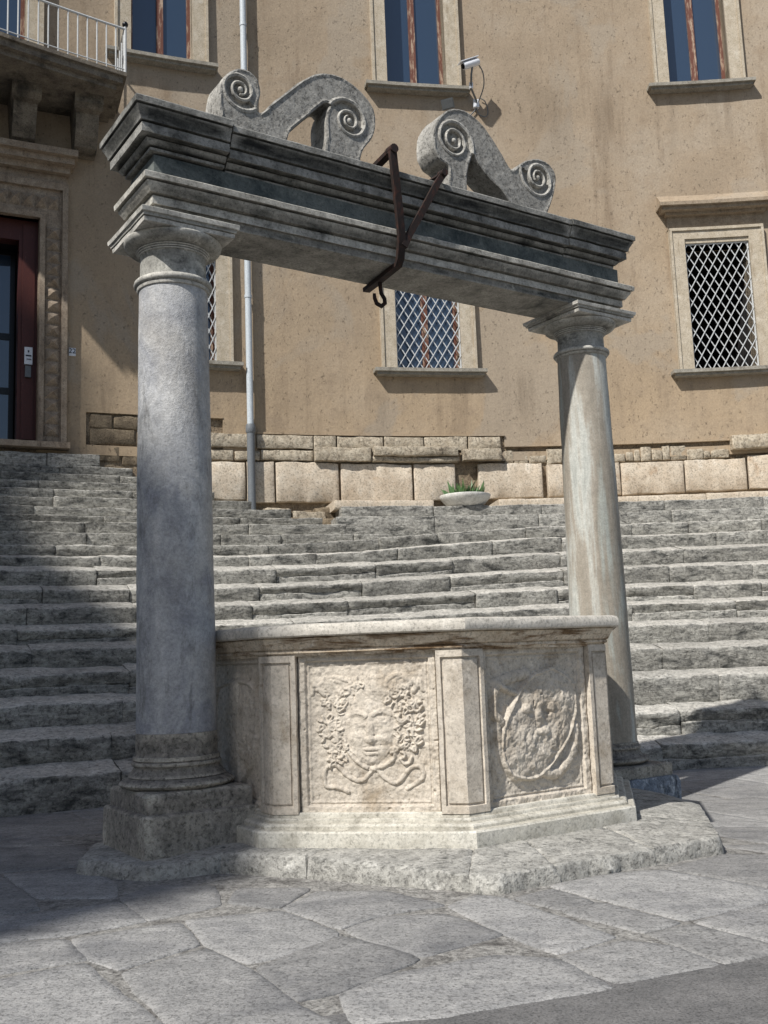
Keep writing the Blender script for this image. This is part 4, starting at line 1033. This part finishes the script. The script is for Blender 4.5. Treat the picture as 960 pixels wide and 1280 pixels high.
CP = [(.245, 4.452), (.270, 4.455), (.272, 4.472), (.260, 4.474), (.260, 4.481), (.286, 4.483), (.302, 4.500), (.308, 4.516), (.296, 4.518), (.296, 4.526), (.354, 4.528), (.356, 4.585), (.344, 4.587), (.344, 4.597), (.368, 4.599), (.374, 4.626), (.392, 4.660), (.403, 4.674), (.393, 4.676), (.393, 4.686), (.414, 4.688), (.416, 4.726), (.404, 4.738), (.30, 4.742)]
beam('cornice_block', CP, 'cornice', BL0 - .01, BL0 + .235, True, False, 10, .002, 3, .020, .004)
beam('cornice_block', CP, 'cornice', BL0 + .250, BL1 - .40, False, False, 64, .0025, 4, .0, -.022)
beam('cornice_block', CP, 'cornice', BL1 - .394, BL1 - .06, False, True, 12, .003, 5, .004, -.014)

# ------------------------------------------------------------------ scroll ornaments
def scroll(label, outline, spirals, t0=.17, t1=-.08, seed=0):
    P = spline(outline + [outline[0]], 3)[:-1]
    # resample
    Q = []
    for i in range(len(P)):
        a, b = P[i], P[(i + 1) % len(P)]; L = math.hypot(b[0] - a[0], b[1] - a[1]); n = max(1, int(L / .03))
        Q += [(a[0] + (b[0] - a[0]) * t / n, a[1] + (b[1] - a[1]) * t / n) for t in range(n)]
    ar = sum(Q[i][0] * Q[(i + 1) % len(Q)][1] - Q[(i + 1) % len(Q)][0] * Q[i][1] for i in range(len(Q)))
    if ar < 0: Q.reverse()
    n = len(Q); inn = []
    for i in range(n):
        tx, ty = Q[(i + 1) % n][0] - Q[i - 1][0], Q[(i + 1) % n][1] - Q[i - 1][1]; l = math.hypot(tx, ty) + 1e-9
        inn.append((Q[i][0] - ty / l * .012, Q[i][1] + tx / l * .012))
    root = thing('scroll_ornament', label, 'stone scroll', LC + U * (sum(q[0] for q in Q) / n) + Zv * 4.735)
    W3 = lambda u, z, o: LC + U * u + N * o + Zv * z
    us = [q[0] for q in Q]; zs = [q[1] for q in Q]; g = .011
    gu = np.arange(min(us), max(us), g); gz = np.arange(min(zs), max(zs), g); GU, GZ = np.meshgrid(gu, gz)
    ok = in_poly(GU, GZ, Q) & (dist_poly(GU, GZ, Q, True) > .008)
    P2 = [Vector(q) for q in Q] + [Vector((float(a), float(b))) for a, b in zip(GU[ok], GZ[ok])]
    vs, _, fs, _, _, _ = delaunay_2d_cdt(P2, [(i, (i + 1) % n) for i in range(n)], [list(range(n))], 1, 1e-5)
    A = np.array([v[0] for v in vs]); B = np.array([v[1] for v in vs])
    de = dist_poly(A, B, Q, True)
    H = -.008 * np.clip((de - .012) / .010, 0, 1) - .008 * np.exp(-(de / .007) ** 2)
    for (cu_, cz_, r0, r1, a0, ratio, dirn) in spirals:        # each turn slopes inwards to the foot of the next
        r = np.hypot(A - cu_, B - cz_) + 1e-6; th = (dirn * (np.arctan2(B - cz_, A - cu_) - a0)) % (2 * math.pi)
        b = -math.log(ratio) / (2 * math.pi); kk = (np.log(r0 / r) / b - th) / (2 * math.pi)
        H = np.where(kk >= 0, -.034, H)
    H = H + .005 * fbm(A * 14 + seed, B * 14, seed, 4)
    mb = MB()
    loops = []
    for o in (t1, t1 + .08, t0 - .08, t0):
        loops.append([rough(W3(u, z, o - .008 if o == t0 else (o + .008 if o == t1 else o)), .004, 9, seed) for u, z in Q])
    mb.loft(loops, False, False)
    fsn = [tuple(f) for f in fs]
    for side, o in ((1, t0), (-1, t1)):
        mb.add([W3(float(a), float(b), o + side * float(h)) if d > .002 else rough(W3(float(a), float(b), o - side * .008), .004, 9, seed) for a, b, h, d in zip(A, B, H, de)], fsn)
    mb.build('body', 'scroll', root, 40)
    for (cu_, cz_, r0, r1, a0, ratio, dirn) in spirals:        # the coiled fillet and the eye of each volute, on both faces
        for side, o in ((1, t0), (-1, t1)):
            loops = []; turns = 2.15; m = 70
            for i in range(m + 1):
                t = i / m; a = a0 + dirn * 2 * math.pi * turns * t; r = r0 * ratio ** (turns * t); w = .019 - .011 * t
                loops.append([rough(W3(cu_ + math.cos(a) * q, cz_ + math.sin(a) * q, o + side * h), .0025, 22, seed) for q, h in ((r - w, -.05), (r - w * .8, -.003), (r, .004), (r + w * .8, -.003), (r + w, -.05))])
            mb = MB(); mb.loft(loops); mb.build('coil', 'scroll', root, 40)
            mb = MB(); c0 = W3(cu_, cz_, o)
            mb.loft([[c0 + U * (math.cos(a) * r) + Zv * (math.sin(a) * r) + N * (side * h) for a in [2 * math.pi * j / 14 for j in range(14)]] for r, h in ((r1, -.05), (r1, -.012), (r1 * .8, .0), (r1 * .3, .006))])
            mb.build('eye', 'scroll', root, 60)
ZB = 4.725
S1 = [(0.36,ZB),(0.31,4.86),(0.285,4.97),(0.283,5.075),(0.315,5.203),(0.397,5.289),(0.49,5.317),(0.572,5.271),(0.597,5.177),(0.572,5.08),(0.575,5.025),(0.615,5.035),(0.684,5.117),(0.783,5.217),(0.906,5.341),(1.02,5.434),(1.135,5.488),(1.25,5.502),(1.366,5.475),(1.482,5.405),(1.556,5.317),(1.571,5.212),(1.536,5.084),(1.46,4.98),(1.42,4.88),(1.42,ZB),(1.12,ZB),(1.12,4.86),(1.136,4.988),(1.134,5.113),(1.15,5.2),(1.17,5.25),(1.13,5.255),(1.081,5.214),(1.011,5.142),(0.92,5.044),(0.83,4.948),(0.80,4.85),(0.80,ZB)]
S2 = [(2.12,5.149),(2.12,5.239),(2.145,5.359),(2.231,5.481),(2.342,5.547),(2.479,5.555),(2.614,5.495),(2.72,5.399),(2.826,5.273),(2.919,5.165),(2.981,5.206),(3.075,5.282),(3.229,5.34),(3.35,5.322),(3.419,5.229),(3.392,5.076),(3.34,4.95),(3.29,4.86),(3.24,ZB),(2.98,ZB),(2.90,4.84),(2.818,4.943),(2.682,5.027),(2.576,5.117),(2.515,5.20),(2.49,5.16),(2.45,5.06),(2.43,4.95),(2.42,ZB),(2.24,ZB),(2.26,4.95),(2.25,5.04),(2.169,5.072)]
scroll('stone scroll whose small volute sits over the bluish column end of the beam', S1, [(.442, 5.155, .165, .022, -.75, .50, -1), (1.335, 5.165, .190, .024, 2.67, .46, -1)], seed=3)
scroll('stone scroll whose big volute stands by the iron hanger, tail towards the streaked column', S2, [(2.325, 5.27, .198, .022, -.36, .56, 1), (3.215, 5.17, .200, .020, 2.9, .50, 1)], seed=9)

# ------------------------------------------------------------------ iron hanger
han = thing('iron_hanger', 'rusty iron stirrup strapped over the beam with a hanging hook', 'iron hanger', LC + U * 1.65 + Zv * 4.04)
W4 = lambda u, z, o: LC + U * u + N * o + Zv * z
def strap(name, pts, w, d, wd):
    mb = MB(); pts = [Vector(p) for p in pts]; loops = []
    for i, p in enumerate(pts):
        t = (pts[min(i + 1, len(pts) - 1)] - pts[max(i - 1, 0)]).normalized(); a = (wd - t * wd.dot(t)).normalized(); b = t.cross(a)
        loops.append([rough(p + a * (w * sx) + b * (d * sy), .002, 18) for sx, sy in ((-1, -1), (1, -1), (1, 1), (-1, 1))])
    mb.loft(loops); return mb.build(name, 'iron', han, 40)
strap('strap', [W4(1.60, 4.87, -.30), W4(1.565, 4.84, .0), W4(1.53, 4.855, .40), W4(1.525, 4.835, .44), W4(1.54, 4.70, .435), W4(1.59, 4.42, .40), W4(1.62, 4.22, .375), W4(1.625, 4.08, .34), W4(1.635, 4.045, .30), W4(1.65, 4.035, .1), W4(1.68, 4.038, -.10), W4(1.70, 4.04, -.25)], .029, .016, U)
strap('strap', [W4(2.02, 4.83, -.2), W4(2.00, 4.79, .30), W4(1.985, 4.77, .43), W4(1.93, 4.70, .435), W4(1.80, 4.46, .405), W4(1.70, 4.28, .375), W4(1.64, 4.16, .372)], .025, .014, (U * .8 + Zv * -.5).normalized())
mb = MB(); mb.tube([W4(1.528, 4.86, .44 + o) for o in (-.05, .028)], [.034, .034], 10); mb.build('rivet', 'iron', han, 40)
mb = MB(); mb.tube([W4(1.985, 4.785, .445 + o) for o in (-.05, .02)], [.028, .028], 10); mb.build('rivet', 'iron', han, 40)
hk = [W4(1.680, 4.06, -.02), W4(1.680, 3.99, -.02), W4(1.685, 3.94, -.02), W4(1.715, 3.90, -.02), W4(1.718, 3.865, -.02), W4(1.685, 3.835, -.02), W4(1.642, 3.85, -.02), W4(1.625, 3.89, -.02), W4(1.623, 3.925, -.02)]
mb = MB(); mb.tube([Vector(p) for p in hk], [.015, .015, .015, .016, .017, .018, .017, .015, .012], 10); mb.build('hook', 'iron', han, 60)

# ------------------------------------------------------------------ bowl and succulent on the bench
bc = pp(99.05, 22.98, 3.425)
def bowlloop(r, z, n=40): return [bc + Vector((math.cos(2 * math.pi * j / n) * r, math.sin(2 * math.pi * j / n) * r, z)) for j in range(n)]
mb = MB(); mb.loft([bowlloop(.20, .0), bowlloop(.23, .01), bowlloop(.31, .06), bowlloop(.385, .14), bowlloop(.405, .185), bowlloop(.400, .200), bowlloop(.375, .200), bowlloop(.34, .15), bowlloop(.25, .13), bowlloop(.02, .13)])
bowl = thing('planter_bowl', 'shallow pale stone planter bowl on the top step below the palace', 'planter', bc)
mb.build('bowl', 'bowl', bowl, 50)
mb = MB(); mb.loft([bowlloop(.352, .168), bowlloop(.2, .178), bowlloop(.02, .182)], False, True); mb.build('soil', 'soil', bowl, 60)
plant = thing('succulent', 'spiky green succulent growing in the pale planter bowl', 'plant', bc + Zv * .17)
lrng = random.Random(2)
for i in range(74):
    a = lrng.uniform(0, 6.28); rr = lrng.uniform(.02, .26); b0 = bc + Vector((math.cos(a) * rr, math.sin(a) * rr, .17))
    big = i % 9 == 0
    L = lrng.uniform(.26, .40) if big else lrng.uniform(.13, .24); lean = lrng.uniform(.15, .8)
    d = Vector((math.cos(a + lrng.uniform(-.6, .6)) * lean, math.sin(a) * lean, 1)).normalized(); s = d.cross(Vector((math.sin(a), math.cos(a), .2))).normalized(); nn = d.cross(s)
    wv = .034 if big else .025
    v = [b0 - s * wv, b0 + s * wv, b0 + nn * wv * .7, b0 + d * L * .5 - s * wv * .8 + nn * .01, b0 + d * L * .5 + s * wv * .8 + nn * .01, b0 + d * L * .5 + nn * wv * 1.0, b0 + d * L + nn * L * .12]
    obj('leaf', v, [(0, 1, 4, 3), (1, 2, 5, 4), (2, 0, 3, 5), (3, 4, 6), (4, 5, 6), (5, 3, 6), (0, 2, 1)], 'leaf', plant, 40)

# ------------------------------------------------------------------ security camera and floodlight
sc_ = thing('security_camera', 'white bullet security camera on a jointed arm beside the tall window', 'camera', pp(97.45, RW, 10.85))
c0, c1 = pp(98.15, 23.12, 11.02), pp(97.45, 23.2, 11.17); ax = (c1 - c0).normalized(); sx = ax.cross(Zv).normalized(); sz = sx.cross(ax)
mb = MB()
def ovl(c, w, h, n=14): return [c + sx * math.cos(2 * math.pi * j / n) * w + sz * math.sin(2 * math.pi * j / n) * h for j in range(n)]
mb.loft([ovl(c0, .058, .058), ovl(c0 + ax * .02, .064, .064), ovl(c1 - ax * .02, .064, .064), ovl(c1, .055, .055)]); mb.build('housing', 'camwhite', sc_, 50)
mb = MB(); mb.box((c0 + c1) / 2 + sz * .072 - ax * .02, ((c1 - c0).length / 2 + .03, .07, .006), ax, sx, sz); mb.build('sunshield', 'camwhite', sc_)
mb = MB(); mb.loft([ovl(c0 - ax * .004, .046, .046), ovl(c0 - ax * .010, .046, .046), ovl(c0 - ax * .004, .03, .03)]); mb.build('lens', 'black', sc_, 40)
cm = (c0 + c1) / 2 - sz * .06
mb = MB(); mb.tube([cm, cm + Vector((-.02, .02, -.12)), pp(97.75, 23.3, 10.74), pp(97.42, 23.5, 10.62), pp(97.42, 23.62, 10.6)], .018, 8); mb.build('arm', 'grey', sc_, 50)
mb = MB(); mb.box(pp(97.75, 23.3, 10.78), (.03, .03, .05), tang(97.7), rad(97.7)); mb.box(pp(97.42, 23.57, 10.6), (.05, .05, .07), tang(97.4), rad(97.4)); mb.build('joint', 'camwhite', sc_)
mb = MB()
cb = spline([(0, 0), (.10, -.12), (.13, -.32), (.05, -.55), (.02, -.62), (-.02, -.7), (-.15, -.82), (-.28, -.84)], 6)
mb.tube([c1 + tang(97.5) * x + Zv * z + rad(97.5) * min(.36, .05 + .5 * abs(z)) for x, z in cb], .011, 6)
cb = spline([(-.02, -.55), (.06, -.75), (.17, -.80), (.22, -.70), (.18, -.52), (.10, -.46)], 6)
mb.tube([c1 + tang(97.5) * x + Zv * z + rad(97.5) * .36 for x, z in cb], .009, 6); mb.build('cable', 'grey', sc_, 60)
fl = thing('floodlight', 'small grey floodlight box hung under the sill of the tall window', 'floodlight', pp(98.7, RW, 10.6))
fc = pp(98.75, 23.3, 10.44); fd = (Vector((-.35, -.75, -.55))).normalized(); fx = fd.cross(Zv).normalized(); fz = fx.cross(fd)
mb = MB(); mb.hexa([fc + fx * a + fz * b + fd * c for (a, b, c) in ((-.08, -.06, -.05), (.08, -.06, -.05), (.08, .06, -.05), (-.08, .06, -.05), (-.11, -.085, .06), (.11, -.085, .06), (.11, .085, .06), (-.11, .085, .06))]); mb.build('housing', 'grey', fl)
mb = MB(); mb.box(fc + fd * .062, (.095, .07, .004), fx, fz, fd); mb.build('lens', 'grey', fl)
mb = MB(); mb.tube([fc - fd * .03 + fx * .1, pp(98.6, 23.45, 10.5), pp(98.6, 23.6, 10.56)], .014, 6); mb.build('bracket', 'grey', fl)

# ------------------------------------------------------------------ house across the square, left of and behind the camera: it shades the left side
dv_ = Vector((-math.cos(R_(SUN_AZ)), -math.sin(R_(SUN_AZ)), 0)); eh = Vector((dv_.y, -dv_.x, 0)); TE = math.tan(R_(SUN_EL))
KD = 14.0
def hs(h, V, k=-KD): return eh * h + dv_ * k + Zv * (V + TE * KD)
house = thing('town_house', 'tall plastered town house with a sloping tiled roof and a tower', 'building', hs(-8, -TE * KD))
def prism(name, sil, mat, depth):
    mb = MB(); n = len(sil)
    mb.loft([[hs(h, V) for h, V in sil], [hs(h, V, -KD - depth) for h, V in sil]]); return mb.build(name, mat, house)
gz = -TE * KD
prism('wall', [(-4.32, gz), (-4.32, 6.35), (-11.2, 10.15), (-11.2, gz)], 'plaster', 9)
prism('roof', [(-4.22, 6.28), (-4.22, 6.52), (-11.2, 10.5), (-11.2, 10.16)], 'rooftile', 9)
prism('tower', [(-11.2, gz), (-11.2, 10.6), (-12.25, 11.6), (-12.45, 15.4), (-20, 15.4), (-20, gz)], 'plaster', 6)
